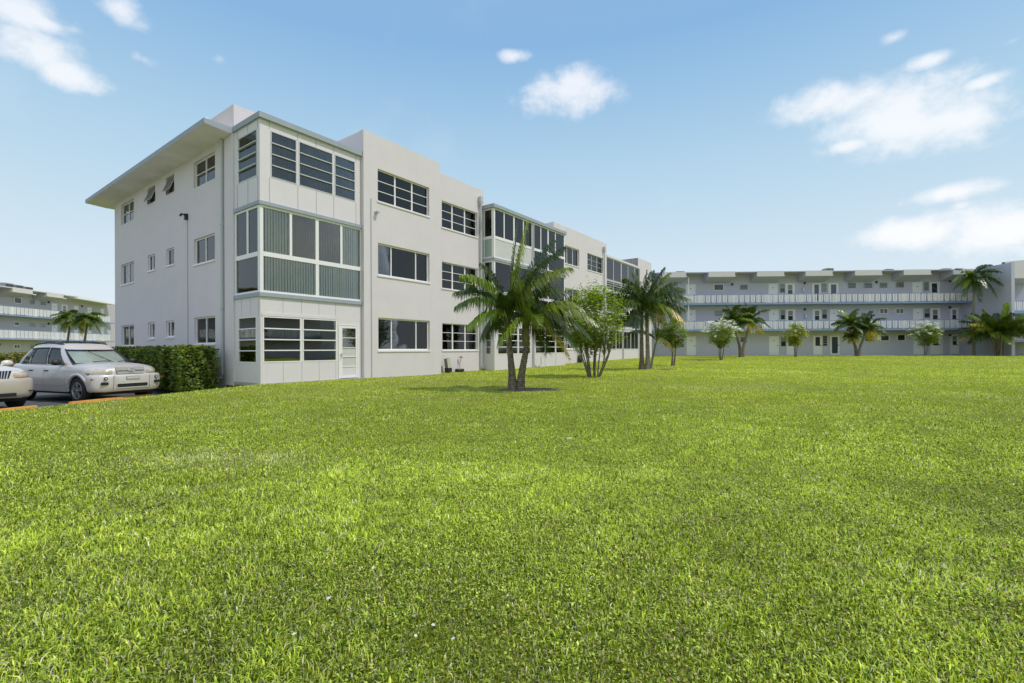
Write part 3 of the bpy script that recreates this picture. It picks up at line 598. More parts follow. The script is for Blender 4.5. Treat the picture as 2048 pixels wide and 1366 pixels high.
# far building across the lawn
U2 = Vector((28.9, -1.2)).normalized()
far = empty('apartment_building', (15.0, 49.84, .30), math.atan2(U2.y, U2.x))
tag(far, 'long blue grey three storey block with white walkway railings across the lawn', 'apartment building')
o_ = -.30   # the wall base sits at z .30
W = 32.35; g = FM(1.3)
m = MB(); wall(m, g, -6, W, 0, 8.75, []); m.box(-6, W, 1.302, 12, 0, 8.7); m.build('wall', 'stucco_grey', far)
m = MB()
for z0, z1 in ((2.60, 2.75), (5.37, 5.52)): m.box(-6, W, -.05, 1.299, z0, z1)
m.build('walkway_slab', 'slab_blue', far)
m = MB(); m.box(-6, W + .2, -.28, 12, 8.70, 8.775)
m.build('roof', 'stucco_grey', far)
fas = [(-5.1, -2.4), (.42, 3.24), (5.54, 8.26), (10.5, 13.25), (15.42, 18.14), (20.39, 23.06), (25.24, 27.92), (30.13, 32.3)]
for a, b in fas:
    m = MB(); m.m = 0
    m.add([(a, -.30, 8.25), (b, -.30, 8.25), (b, -.30, 8.80), (a, -.30, 8.80)], [(0, 1, 2, 3)])
    m.m = 1; m.add([(a, -.30, 8.25), (b, -.30, 8.25), (b, 1.29, 7.80), (a, 1.29, 7.80), (a, -.30, 8.80), (b, -.30, 8.80), (b, 1.29, 8.80), (a, 1.29, 8.80)], [(0, 1, 2, 3), (0, 3, 7, 4), (1, 2, 6, 5), (4, 5, 6, 7)])
    m.m = 0; m.box(b + .001, b + .12, -.28, .0, 8.28, 8.36)
    m.build('canopy', ['panel', 'stucco_grey'], far)
pan = (W + 6) / 11.2
n = 11; ln = (W + 5.6) / n
for z in (2.75, 5.52):
    r0 = railing_proto(ln - .002, .92, z, far)
    for k in range(n):
        r = r0 if k == 0 else r0.copy()
        if k: C.objects.link(r); r.parent = far
        r.location.x = -5.62 + k * ln
f1, f2, f3 = 0.08, 2.75, 5.52
for a, b, s in [(3.8, 4.7, 'plain'), (12.49, 13.43, 'plain'), (14.33, 15.05, 'glass'), (17.11, 17.95, 'glass'), (18.87, 19.73, 'full'), (27.45, 28.32, 'plain'), (29.19, 30.15, 'glass'), (32.05, 32.85, 'half')][:7]: far_door(far, g, a, b, f1, 2.10, s)
for a, b, s in [(3.81, 4.69, 'plain'), (12.5, 13.42, 'plain'), (14.25, 15.16, 'half'), (17.05, 17.9, 'half'), (18.83, 19.6, 'plain'), (27.42, 28.28, 'plain'), (29.16, 30.07, 'half')]: far_door(far, g, a, b, f2, 4.93, s)
for a, b, s in [(3.75, 4.68, 'plain'), (12.46, 13.33, 'plain'), (14.23, 15.13, 'half'), (17.01, 17.83, 'blue'), (18.7, 19.66, 'blue'), (27.36, 28.24, 'plain'), (29.07, 30.03, 'glass')]: far_door(far, g, a, b, f3, 7.70, s)
far_door(far, g, 31.2, 31.95, f1, 2.15, 'half'); far_door(far, g, 31.2, 31.9, f2, 4.93, 'half')
for a, b, z0, z1, s in [(2.85, 3.5, .92, 1.82, 'd'), (6.73, 7.61, 1.40, 1.90, 'd'), (9.42, 10.15, 1.45, 2.0, 'd'), (13.68, 14.24, .97, 2.1, 'l'), (18.03, 18.53, 1.0, 2.12, 'd'), (22.4, 23.27, 1.5, 2.1, 'd'), (23.99, 24.93, 1.5, 2.15, 'w'), (25.71, 26.58, 1.5, 2.2, 'w'), (28.64, 29.1, 1.05, 2.1, 'd'),
        (6.72, 7.59, 4.24, 4.9, 'p'), (13.66, 14.15, 3.85, 4.9, 'l'), (17.97, 18.52, 3.9, 4.92, 'l'), (23.92, 24.79, 4.38, 4.96, 's'), (25.57, 26.42, 4.38, 4.97, 's'), (28.5, 29.08, 3.95, 4.95, 'l'), (9.45, 10.25, 4.28, 4.9, 'd'),
        (6.65, 7.73, 7.0, 7.72, 'w'), (9.41, 10.25, 7.06, 7.64, 'd'), (13.6, 14.15, 6.72, 7.70, 'l'), (17.88, 18.5, 6.73, 7.68, 'p'), (20.66, 21.52, 7.12, 7.74, 'd'), (22.32, 23.22, 7.12, 7.74, 'd'), (23.91, 24.77, 7.13, 7.73, 'd'), (25.58, 26.46, 7.14, 7.75, 'd'), (28.45, 29.0, 6.8, 7.74, 'p')]: far_window(far, g, a, b, z0, z1, s)
for a, z in [(8.6, 7.66), (16.18, 7.72), (16.18, 4.93), (23.6, 7.75), (31.08, 7.8), (31.08, 5.0), (31.08, 2.1), (23.66, 2.02), (8.6, 2.02)]: wall_lamp(far, g, a, z)
for a, z in [(16.28, 4.2), (16.05, 7.0)]:
    m = MB(); m.box(a - .13, a + .13, -.12, 0, z - .22, z + .22, g); m.m = 1; m.box(a - .03, a + .06, -.14, -.121, z - .1, z + .12, g); m.build('meter_box', ['stucco_grey', 'white_paint'], far)
m = MB(); m.box(30.25, 30.33, 1.2, 1.28, 0, 2.5); m.box(3.55, 3.62, .0, .06, 2.75, 8.25); m.build('drain_pipe', 'white_paint', far)
# stair tower at its right end
m = MB(); m.box(W + .001, W + .22, -3.7, 12, -.3, 8.80); m.build('tower_wall', 'stucco_grey', far)
MB().box(W + .001, W + .30, -3.86, -3.701, -.3, 8.82).build('pilaster', 'stucco_grey', far)
m = MB(); 
arc = [(W + .221 + x, -3.0, 9.10 - .02 * (x - 3.2) ** 2 + .1) for x in np.linspace(0, 6, 9)]
m.grid([[(x, y, 7.42) for x, y, z in arc], arc]); m.grid([[(x, y + .3, 7.42) for x, y, z in arc], [(x, y + .3, z) for x, y, z in arc]]); m.grid([arc, [(x, y + .3, z) for x, y, z in arc]]); m.grid([[(x, y, 7.42) for x, y, z in arc], [(x, y + 4.4, 7.42) for x, y, z in arc]])
m.build('tower_parapet', 'panel', far)
m = MB(); m.box(W + .221, W + 7, 1.0, 12, -.3, 8.6); m.build('stair_wall', 'stucco_grey', far)
m = MB(); m.box(W + .221, W + 7, -3.0, .999, 4.02, 4.30); m.box(W + .221, W + 7, -3.0, .999, 1.28, 1.48); m.build('stair_landing', 'slab_blue', far)
for z in (4.30, 1.48): r = railing_proto(5.4, .95, z, far, -2.95, W + .25)
m = MB(); m.ell((W + 1.35, .9, 6.7), (.17, .1, .17)); m.build('wall_lamp', 'white_paint', far, True)
for x, dx in ((3.54, .9), (12.9, .95), (19.65, .8), (26.0, .75), (32.0, .85)):
    q = far.matrix_world if False else None
    c, s_ = math.cos(far.rotation_euler.z), math.sin(far.rotation_euler.z)
    wx, wy = 15.0 + x * c - 3 * s_, 49.84 + x * s_ + 3 * c
    t = empty('air_conditioner', (wx, wy, 9.075), far.rotation_euler.z)
    lab = {3.54: 'grey rooftop air conditioner leftmost on the far block', 12.9: 'low grey rooftop air conditioner second from left on the far block', 19.65: 'dark boxy rooftop air conditioner tallest on the far block', 26.0: 'rooftop air conditioner fourth from left on the far block', 32.0: 'pale rooftop air conditioner beside the tall palm crown'}[x]
    tag(t, lab, 'air conditioner', 'air conditioners on the far roof')
    hh = {19.65: .68, 12.9: .42}.get(x, .52)
    b = MB(); b.box(-dx / 2, dx / 2, -.4, .4, .08, hh); b.box(-dx / 2 - .02, dx / 2 + .02, -.42, .42, hh, hh + .05); b.box(-dx / 2, dx / 2, -.35, -.25, 0, .08); b.box(-dx / 2, dx / 2, .25, .35, 0, .08); b.build('casing', 'ac_grey', t, bevel=.015)
    b = MB()
    for k in range(7): b.box(-dx / 2 + .08, dx / 2 - .08, -.425, -.401, .14 + k * (hh - .2) / 7, .16 + k * (hh - .2) / 7)
    b.build('grille', 'dark_metal', t)
    b = MB(); b.tube([(0, 0, hh + .05), (0, 0, hh + .09)], [.28, .26], 16); b.build('fan_guard', 'dark_metal', t)

# left building behind the cars
U3 = Vector((-2, 18)).normalized()
lb = empty('apartment_building', (-58.5, 54, -.30), math.atan2(U3.y, U3.x))
tag(lb, 'distant three storey block with bright white walkway railings behind the parked cars', 'apartment building')
A0, A1 = -36., 18.2
m = MB(); wall(m, FM(1.3), A0, A1 + 6, 0, 8.7, []); m.box(A0, A1 - 1.2, 1.302, 11, 0, 8.6); m.build('wall', 'stucco_neutral', lb)
m = MB()
for z0, z1 in ((2.77, 2.92), (5.56, 5.68)): m.box(A0, A1, -.05, 1.299, z0, z1)
m.build('walkway_slab', 'slab_blue', lb)
m = MB(); m.box(A0, 10.3, -.3, 11, 8.78, 8.88); m.build('roof', 'panel', lb)
for a, b in ((-5.2, -3.2), (1.19, 3.83), (5.82, 8.35)):
    m = MB(); m.add([(a, -.35, 8.35), (b, -.35, 8.35), (b, -.35, 8.90), (a, -.35, 8.90)], [(0, 1, 2, 3)]); m.m = 1
    m.add([(a, -.35, 8.35), (b, -.35, 8.35), (b, 1.29, 7.9), (a, 1.29, 7.9), (a, -.35, 8.90), (b, -.35, 8.90), (b, 1.29, 8.90), (a, 1.29, 8.90)], [(0, 1, 2, 3), (0, 3, 7, 4), (1, 2, 6, 5), (4, 5, 6, 7)])
    m.m = 0; m.box(b + .001, b + .5, -.33, -.2, 8.30, 8.42); m.build('canopy', ['panel', 'stucco_neutral'], lb)
m = MB(); m.add([(10.3, -.6, 8.55), (18.4, -.9, 8.30), (18.4, 11, 9.3), (10.3, 11, 9.1), (10.3, -.6, 8.9), (18.4, -.9, 8.42), (18.4, 11, 9.5), (10.3, 11, 9.3)], [(0, 1, 2, 3), (4, 5, 6, 7), (0, 1, 5, 4), (1, 2, 6, 5), (3, 0, 4, 7)]); m.build('roof_slope', 'white_paint', lb)
n = 17; ln = (A1 - A0 - 1.0) / n
for z in (2.92, 5.68):
    r0 = railing_proto(ln - .002, 1.0, z, lb)
    for k in range(n):
        r = r0 if k == 0 else r0.copy()
        if k: C.objects.link(r); r.parent = lb
        r.location.x = A0 + k * ln
g = FM(1.3)
for a, b, z0, z1, s in [(3.3, 4.3, 7.2, 7.95, 'w'), (5.38, 6.14, 7.3, 7.85, 'd'), (6.94, 7.75, 7.32, 7.86, 'd'), (-2.2, -1.3, 7.3, 7.85, 'd'), (3.25, 4.02, 4.5, 5.0, 'w'), (5.39, 6.18, 4.45, 5.0, 'p'), (6.93, 7.7, 4.45, 5.0, 'p'), (-2.2, -1.3, 4.45, 5.0, 'p'), (3.24, 4.06, 1.7, 2.27, 's'), (5.4, 6.1, 1.7, 2.2, 'd'), (6.9, 7.7, 1.7, 2.2, 'd')]: far_window(lb, g, a, b, z0, z1, s)
for a, b, s in [(8.63, 9.42, 'plain'), (10.21, 11.07, 'half'), (12.25, 12.93, 'plain'), (14.66, 15.39, 'plain'), (17.2, 17.8, 'plain')]:
    far_door(lb, g, a, b, 5.68, 7.75, s); far_door(lb, g, a, b, 2.92, 5.0, 'blue' if s == 'half' else s)
for a in (1.3, 8.1, 13.6): wall_lamp(lb, g, a, 7.8); wall_lamp(lb, g, a, 5.0)
wall_lamp(lb, g, 1.4, 2.2)
rb = copy_tree(lb); rb.location = (50, -24, -.1); rb.rotation_euler.z = lb.rotation_euler.z + math.pi
rb['label'] = 'three storey block right of the camera, seen mirrored in the ground floor bay windows'
t = empty('air_conditioner', (-60.3, 57.3, 8.58), math.atan2(U3.y, U3.x)); tag(t, 'long grey louvred unit on the roof of the block behind the cars', 'air conditioner')
b = MB()
for k in range(3): b.box(-1.6 + k * 1.3, -.5 + k * 1.3, -.4, .4, .1, .62 - .06 * k)
b.build('casing', 'ac_grey', t); b = MB()
for k in range(3):
    for j in range(6): b.box(-1.5 + k * 1.3, -.6 + k * 1.3, -.43, -.401, .16 + j * .06, .18 + j * .06)
b.build('grille', 'dark_metal', t)

# ------------------------------------------------------------------ cars
def make_car(label, loc, rz, kind):
    suv = kind == 'silver'
    root = empty('parked_car', loc, rz); tag(root, label, 'car', 'cars parked nose in at the lawn edge')
    paint = 'silver_paint' if suv else 'pearl_paint'; low_paint = 'silver_paint' if suv else 'beige_paint'
    WB = 2.63; Rw = .345; XR = -3.46
    def half(x):
        h = .895
        if x > .15: h *= 1 - .30 * min(1, (x - .15) / .57) ** 2.6
        if x < -2.9: h *= 1 - .14 * min(1, (-2.9 - x) / .56) ** 2.2
        return h
    def low(x):
        z = .30
        for c in (0, -WB):
            q = .405 ** 2 - (x - c) ** 2
            if q > 0: z = max(z, Rw + math.sqrt(q))
        return z
    def sh(x):   # shoulder height
        if x > -.4: return 1.03 - .13 * max(0, (x + .4) / 1.12) ** 2.4
        return 1.03 + .03 * min(1, (-.4 - x) / 2.5)
    tv = [0, .12, .3, .46, .58, .70, .82, .91, .97, 1]; yf = [.955, .985, 1.0, 1.005, 1.0, .985, .975, .955, .92, .86]
    def side_y(x, z):
        lo = .30; t = (z - lo) / (sh(x) - lo); return half(x) * float(np.interp(t, tv, yf))
    xs_ = sorted({*np.linspace(.72, .1, 14), *np.linspace(.42, -.42, 25), *np.linspace(-.42, -2.2, 12), *(np.linspace(.42, -.42, 25) - WB), *np.linspace(-3.05, XR, 8)}, reverse=True)
    P = []
    for x in xs_:
        row = []; lo = low(x); s = sh(x)
        for t in tv:
            z = .30 + (s - .30) * t; zz = max(z, lo) ; row.append((x, side_y(x, max(z, .30)), zz))
        cr = .075 if x > -.6 else .02
        for u in (.85, .65, .45, .25, 0): row.append((x, .86 * half(x) * u, s + cr * (1 - (u * .95) ** 2.4)))
        P.append(row + [(a, -b, c) for a, b, c in row[-2::-1]])
    m = MB(); m.grid(P)
    for P_ in (P[0], P[-1]):
        n = len(P_); k = n // 2
        for i in range(k):
            a, b = P_[i], P_[i + 1]; c, d = P_[n - 2 - i], P_[n - 1 - i]
            m.quad(a, b, c, d)
    # wheel arch lips
    body = m.build('body', paint, root, smooth=True, fixn=True)
    for c in (0, -WB):
        for s in (-1, 1):
            m = MB(); ring = []
            for a in np.linspace(-.05, math.pi + .05, 18):
                ca, sa = math.cos(a), math.sin(a); x0 = c + .405 * ca; z0 = Rw + .405 * sa; x1 = c + .475 * ca; z1 = Rw + .475 * sa
                ring.append([(x0, s * (side_y(x0, max(z0, .31)) - .03), z0), (x0, s * (side_y(x0, max(z0, .31)) + .014), z0), (x1, s * (side_y(min(x1, .72), max(z1, .31)) + .012), z1), (x1, s * (side_y(min(x1, .72), max(z1, .31)) - .01), z1)])
            m.grid(ring); m.build('wheel_arch', paint, root, True, fixn=True)
    m = MB(); m.box(-3.3, .62, -.66, .66, .22, .62); m.box(-2.1, -.5, -.84, .84, .26, .34); m.box(-.45, .45, -.85, .85, .55, .80); m.box(-WB - .45, -WB + .45, -.85, .85, .55, .80); m.build('underbody', 'dark', root)
    # greenhouse
    if suv: zb, zt = 1.04, 1.575
    else: zb, zt = 1.04, 1.56
    base = [(-.30, 0), (-.31, .25), (-.35, .47), (-.43, .64), (-.52, .71), (-.62, .765), (-.72, .78), (-1.12, .79), (-1.50, .80), (-1.60, .80), (-2.05, .80), (-2.42, .795), (-2.52, .79), (-2.95, .765), (-3.2, .73), (-3.33, .62), (-3.40, .3), (-3.42, 0)]
    top = [(-1.06, 0), (-1.07, .22), (-1.09, .42), (-1.14, .56), (-1.17, .585), (-1.23, .605), (-1.30, .61), (-1.48, .62), (-1.64, .625), (-1.72, .625), (-2.05, .625), (-2.38, .62), (-2.46, .615), (-2.60, .60), (-2.74, .58), (-2.86, .51), (-2.94, .28), (-2.96, 0)]
    tr = [0, .07, .3, .55, .80, .90, 1.0]
    def gp(k, t):
        b, c = base[k], top[k]; y = b[1] + (c[1] - b[1]) * t + .035 * math.sin(math.pi * t) * (b[1] > .5); x = b[0] + (c[0] - b[0]) * t
        if k <= 4: x += .045 * math.sin(math.pi * t)
        return (x, y, zb + (zt - zb) * t - .085 * t * t * ((x + 1.95) / 1.1) ** 2)
    seg = lambda k: 'windshield' if k < 4 else 'side_window' if 6 <= k <= 7 else 'side_window2' if 9 <= k <= 10 else 'quarter' if k == 12 else 'rear' if k >= 15 else 'body'
    shell = MB(); gl = {}
    for s in (1, -1):
        for k in range(len(base) - 1):
            for r in range(len(tr) - 1):
                pts = [gp(k, tr[r]), gp(k + 1, tr[r]), gp(k + 1, tr[r + 1]), gp(k, tr[r + 1])]
                pts = [(x, s * y, z) for x, y, z in pts]
                sg = seg(k)
                if sg != 'body' and 1 <= r <= 4: gl.setdefault(sg if sg in ('windshield', 'rear') else (sg, s), MB()).quad(*pts)
                else: shell.quad(*pts)
    prev = [gp(k, 1) for k in range(len(base))]
    for f, dz in ((.93, .03), (.75, .06), (.45, .08), (0.0, .085)):
        cur = [((x + 2.06) * (.2 + .8 * f) - 2.06, y * f, zt + dz) for x, y, z in [gp(k, 1) for k in range(len(base))]]
        for s in (1, -1):
            for k in range(len(base) - 1): shell.quad(*[(x, s * y, z) for x, y, z in (prev[k], prev[k + 1], cur[k + 1], cur[k])])
        prev = cur
    shell.build('roof', paint, root, True, fixn=True)
    for kx, mbx in gl.items():
        nm = {'windshield': 'windshield', 'rear': 'rear_window'}.get(kx, 'side_window')
        mbx.build(nm, 'glass_clear' if nm == 'windshield' else 'car_glass', root, True, fixn=True)
    # black surrounds
    m = MB()
    for s in (1, -1):
        for ks in ((6, 8), (9, 11), (12, 13)):
            for t0 in (.07, .90):
                q = [Vector(gp(k, t0)) for k in range(ks[0], ks[1] + 1)]; m.tube([(p.x, s * (p.y + .004), p.z) for p in q], .014 if t0 < .5 else .022, 5)
        for k in (8, 9, 11, 12):
            m.tube([(gp(k, t)[0], s * (gp(k, t)[1] + .002), gp(k, t)[2]) for t in (.07, .5, .90)], .018, 5)
        m.tube([(gp(4, t)[0] + .01, s * gp(4, t)[1], gp(4, t)[2]) for t in (.05, .3, .6, .92)], .013, 5)
    q = [gp(k, .05) for k in range(5)]; m.tube([(x + .01, -y, z) for x, y, z in q[::-1]] + [(x + .01, y, z) for x, y, z in q[1:]], .02, 5)
    m.build('window_trim', 'black_plastic', root)
    # sunshade behind the windscreen and cabin
    if suv:
        m = MB()
        for s in (1, -1):
            pr = [[(gp(k, t)[0] - .07, s * gp(k, t)[1] * .97, gp(k, t)[2] - .005) for k in range(4)] for t in (.08, .35, .6, .80)]
            m.grid(pr)
        m.build('sunshade', 'sunshade', root, True)
        m = MB(); m.tube([(gp(2, .80)[0] + .03, -.18, gp(0, .82)[2]), (gp(1, .08)[0] - .05, .26, gp(0, .08)[2])], .007, 5); m.build('sunshade_seam', 'dark', root)
    m = MB(); m.box(-3.0, -.6, -.68, .68, .95, 1.03)
    for x in (-1.35, -2.4):
        for y in (-.36, .36): m.box(x - .1, x + .1, y - .24, y + .24, 1.03, 1.42)
    m.build('seat', 'black_plastic', root)
    # wheels
    for c in (0, -WB):
        for s in (-1, 1):
            m = MB(); y0 = s * .78; prof = [(.215, -.10), (.30, -.105), (.335, -.09), (Rw, -.06), (Rw, .06), (.335, .09), (.30, .105), (.215, .10)]
            m.grid([[(c + r * math.cos(a), y0 + d, Rw + r * math.sin(a)) for a in np.linspace(0, 2 * math.pi, 32, False)] for r, d in prof], True)
            wt = m.build('wheel', 'tyre', root, True, fixn=True)
            m = MB(); f = y0 + s * .085
            m.grid([[(c + r * math.cos(a), f + s * d, Rw + r * math.sin(a)) for a in np.linspace(0, 2 * math.pi, 28, False)] for r, d in ((.232, .012), (.222, .02), (.205, .0), (.195, -.05))], True)
            for k in range(5):
                for o2 in (-.17, .17):
                    a = 2 * math.pi * k / 5 + .3 + o2; ax = Vector((math.cos(a), 0, math.sin(a))); tn = Vector((-math.sin(a), 0, math.cos(a)))
                    p = Vector((c, f, Rw)); q = [p + ax * .03 + tn * .02, p + ax * .03 - tn * .02, p + ax * .21 - tn * .032, p + ax * .21 + tn * .032]
                    m.add(q + [v + Vector((0, s * .018, 0)) for v in q], [(0, 1, 2, 3), (4, 5, 6, 7), (0, 1, 5, 4), (1, 2, 6, 5), (2, 3, 7, 6), (3, 0, 4, 7)])
            m.tube([(c, f, Rw), (c, f + s * .03, Rw)], [.05, .035], 14)
            m.build('rim', 'rim', wt)
            MB().tube([(c, f - s * .06, Rw), (c, f - s * .045, Rw)], .225, 24).build('wheel_backing', 'dark', wt)  # plain dark disc backing the spokes
    def head_patch(y_in, x_out, zb_, zt_, name, mt):
        for s in (-1, 1):
            P = []
            for v in np.linspace(0, 1, 6):
                row = []
                for u in np.linspace(0, 1, 16):
                    zt = min(zt_, zb_ + .19 * (math.sin(math.pi * (.22 + .70 * u)) ** .8)); 
                    if u < .45: x = .725; 
                    else: x = .725 - (.725 - x_out) * ((u - .45) / .55)
                    zt = min(zt, sh(min(x, .72)) - .004); z = zb_ + (zt - zb_) * v; ye = side_y(min(x, .72), z)
                    y = y_in + (ye - y_in) * (u / .45) if u < .45 else ye
                    bl = .022 * math.sin(math.pi * min(max(u, .001), .999)) ** .4 * (.35 + .65 * math.sin(math.pi * v)) + .004
                    ax = 1 - min(1, max(0, (u - .3) / .4)); P_ = (x + bl * ax, s * (y + bl * (1 - ax)), z); row.append(P_)
                P.append(row)
            mm = MB(); mm.grid(P); mm.build(name, mt, root, True)
    # front bumper
    def prof_b(ins): return [(.455, .905 - ins), (.60, .895 - ins), (.74 - ins * .7, .80 - ins * .7), (.82 - ins, .62), (.855 - ins, .36), (.87 - ins, 0)]
    rows = [(.30, .14), (.31, .07), (.36, .025), (.46, .0), (.60, .0), (.70, .005), (.755, .02), (.775, .045), (.78, .17)]
    m = MB(); G = []
    for z, ins in rows:
        q = prof_b(ins); G.append([(x, -y, z) for x, y in q] + [(x, y, z) for x, y in q[-2::-1]])
    m.grid(G); bp = m.build('bumper', low_paint, root, True, fixn=True); sm = bp.modifiers.new('s', 'SUBSURF'); sm.levels = 1; sm.render_levels = 1
    if suv:
        MB().box(.845, .872, -.37, .37, .42, .515).build('air_intake', 'dark', root)
        m = MB(); m.box(.868, .885, -.40, .40, .395, .418); m.box(.868, .883, -.40, .40, .518, .53); m.build('intake_lip', paint, root, bevel=.006)
        for s in (-1, 1):
            m = MB(); m.tube([(.815, s * .64, .675), (.835, s * .64, .675)], .042, 14); fl = m.build('fog_lamp', 'dark', root); MB().tube([(.832, s * .64, .675), (.84, s * .64, .675)], [.03, .02], 12).build('lens', 'lamp_lens', fl)
            m = MB(); m.box(.79, .828, *sorted((s * .58, s * .74)), .50, .575); m.build('bumper_slot', 'dark', root)
            m = MB(); m.box(.845, .876, *sorted((s * .44, s * .47)), .37, .76); m.build('bumper_rib', paint, root, bevel=.01)
        m = MB(); m.box(.868, .879, -.17, .17, .63, .72); m.m = 1; m.box(.874, .883, -.155, .155, .645, .705); m.build('plate_bracket', ['seam', 'silver_paint'], root)
        m = MB(); m.box(.62, .70, .869, .895, .64, .675); m.box(.62, .70, -.895, -.869, .64, .675); m.build('side_marker', 'orange_lens', root)
        # grille with the oval badge and slanted letter
        m = MB(); m.add([(.70, -.37, .985), (.70, .37, .985), (.755, .33, .79), (.755, -.33, .79), (.73, -.37, .965), (.73, .37, .965), (.785, .33, .79), (.785, -.33, .79)], [(0, 1, 5, 4), (4, 5, 6, 7), (1, 2, 6, 5), (3, 0, 4, 7), (2, 3, 7, 6)]); gr = m.build('grille', 'seam', root)
        m = MB(); m.box(.765, .785, -.34, -.085, .875, .895); m.box(.765, .785, .085, .34, .875, .895); m.build('grille_bar', 'chrome', gr, bevel=.006)
        m = MB(); a = [(.79, .085 * math.cos(t), .885 + .042 * math.sin(t)) for t in np.linspace(0, 2 * math.pi, 25)]; m.tube(a, .007, 6, False)
        for y0 in (-.035, .035): m.tube([(.79, y0 - .012, .855), (.79, y0 + .012, .915)], .008, 6)
        m.tube([(.79, -.03, .88), (.79, .03, .89)], .006, 6); m.build('badge', 'chrome', gr)
        head_patch(.44, .34, .80, 1.2, 'headlight', 'lamp_lens')
    else:
        m = MB(); m.add([(.70, -.42, .95), (.70, .42, .95), (.755, .34, .74), (.755, -.34, .74)], [(0, 1, 2, 3)]); m.add([(.73, -.42, .96), (.73, .42, .96), (.785, .34, .755), (.785, -.34, .755)], [(0, 1, 2, 3)]); gr = m.build('grille', 'dark', root)
        m = MB()
        for k in range(14):
            y = -.36 + k * .0554; m.tube([(.735, y, .955), (.79, y * .84, .765)], .011, 6)
        m.build('grille_bar', 'chrome', gr)
        MB().box(.83, .869, -.45, .45, .35, .43).build('air_intake', 'dark', root); head_patch(.46, .30, .80, 1.2, 'headlight', 'lamp_lens'); head_patch(.52, .36, .770, .798, 'turn_signal', 'orange_lens')
        for s in (-1, 1):
            m = MB(); m.box(.70, .775, *sorted((s * .66, s * .80)), .455, .475); m.build('bumper_slot', 'dark', root)
    # seams and handles
    m = MB()
    for s in (-1, 1):
        for x in (-.52, -1.56, -2.33):
            zs = np.linspace(.36, 1.02, 9)
            for z0, z1 in zip(zs[:-1], zs[1:]):
                if x == -2.33 and z0 < .74: continue
                m.add([(x - .004, s * (side_y(x, z0) + .002), z0), (x + .004, s * (side_y(x, z0) + .002), z0), (x + .004, s * (side_y(x, z1) + .002), z1), (x - .004, s * (side_y(x, z1) + .002), z1)], [(0, 1, 2, 3)])
        for x0, x1 in ((-.5, -1.54), (-1.58, -2.2)):
            m.add([(x0, s * (side_y(x0, .47) + .003), .465), (x1, s * (side_y(x1, .47) + .003), .465), (x1, s * (side_y(x1, .47) + .003), .475), (x0, s * (side_y(x0, .47) + .003), .475)], [(0, 1, 2, 3)])
    m.build('door_seam', 'seam', root)
    for s in (-1, 1):
        for x in (-1.42, -2.18): MB().box(x - .10, x + .08, *sorted((s * (side_y(x, .88) - .005), s * (side_y(x, .88) + .03))), .865, .895).build('door_handle', 'black_plastic' if suv else paint, root, bevel=.008)
        m = MB(); m.ell((-.78, s * .955, 1.115), (.075, .125, .085), 14, 10); m.box(-.84, -.72, *sorted((s * .80, s * .87)), 1.05, 1.09); m.build('side_mirror', 'black_plastic' if suv else paint, root, True)
    m = MB()
    for y in (-.35, .28): m.tube([(-.30, y, 1.115), (-.36, y + .25, 1.135), (-.42, y + .52 if y < 0 else y + .3, 1.13)], .011, 5)
    m.build('wiper', 'black_plastic', root)
    if suv:
        for s in (-1, 1): MB().tube([(-1.2, s * .52, 1.55), (-1.35, s * .54, 1.635), (-2.05, s * .55, 1.675), (-2.7, s * .53, 1.635), (-2.85, s * .5, 1.54)], .021, 8).build('roof_rail', 'black_plastic', root)
        for x in (-1.7, -2.5): MB().tube([(x, -.55, 1.66), (x, -.4, 1.71), (x, .4, 1.71), (x, .55, 1.66)], .022, 6).build('roof_rail', 'black_plastic', root)
    return root
CR = math.atan2(-.358, .934)
make_car('silver compact SUV with black mirrors, roof rails and pale sunshade, nearest the building', (-11.52, 13.68, -.392), CR, 'silver')
make_car('pearl white SUV with beige lower bumper cut off by the left photo edge', (-12.82, 11.20, -.392), CR, 'pearl')
def wheel_stop(x, y, rz, ln, label):
    m = MB(); m.add([(-.10, 0, 0), (.10, 0, 0), (.10, ln, 0), (-.10, ln, 0), (-.06, .04, .135), (.06, .04, .135), (.06, ln - .04, .135), (-.06, ln - .04, .135)], [(0, 3, 2, 1), (4, 5, 6, 7), (0, 1, 5, 4), (1, 2, 6, 5), (2, 3, 7, 6), (3, 0, 4, 7)])
    o = m.build('wheel_stop', 'yellow_paint', None, bevel=.012); o.location = (x, y, -.388); o.rotation_euler = (0, 0, rz)
    return tag(o, label, 'wheel stop', 'yellow concrete wheel stops')
wheel_stop(-11.20, 11.95, -.16, 2.25, 'chipped orange yellow concrete wheel stop in front of the silver SUV')
wheel_stop(-11.62, 9.45, -.16, 1.85, 'orange yellow concrete wheel stop in front of the pearl white SUV at the left edge')

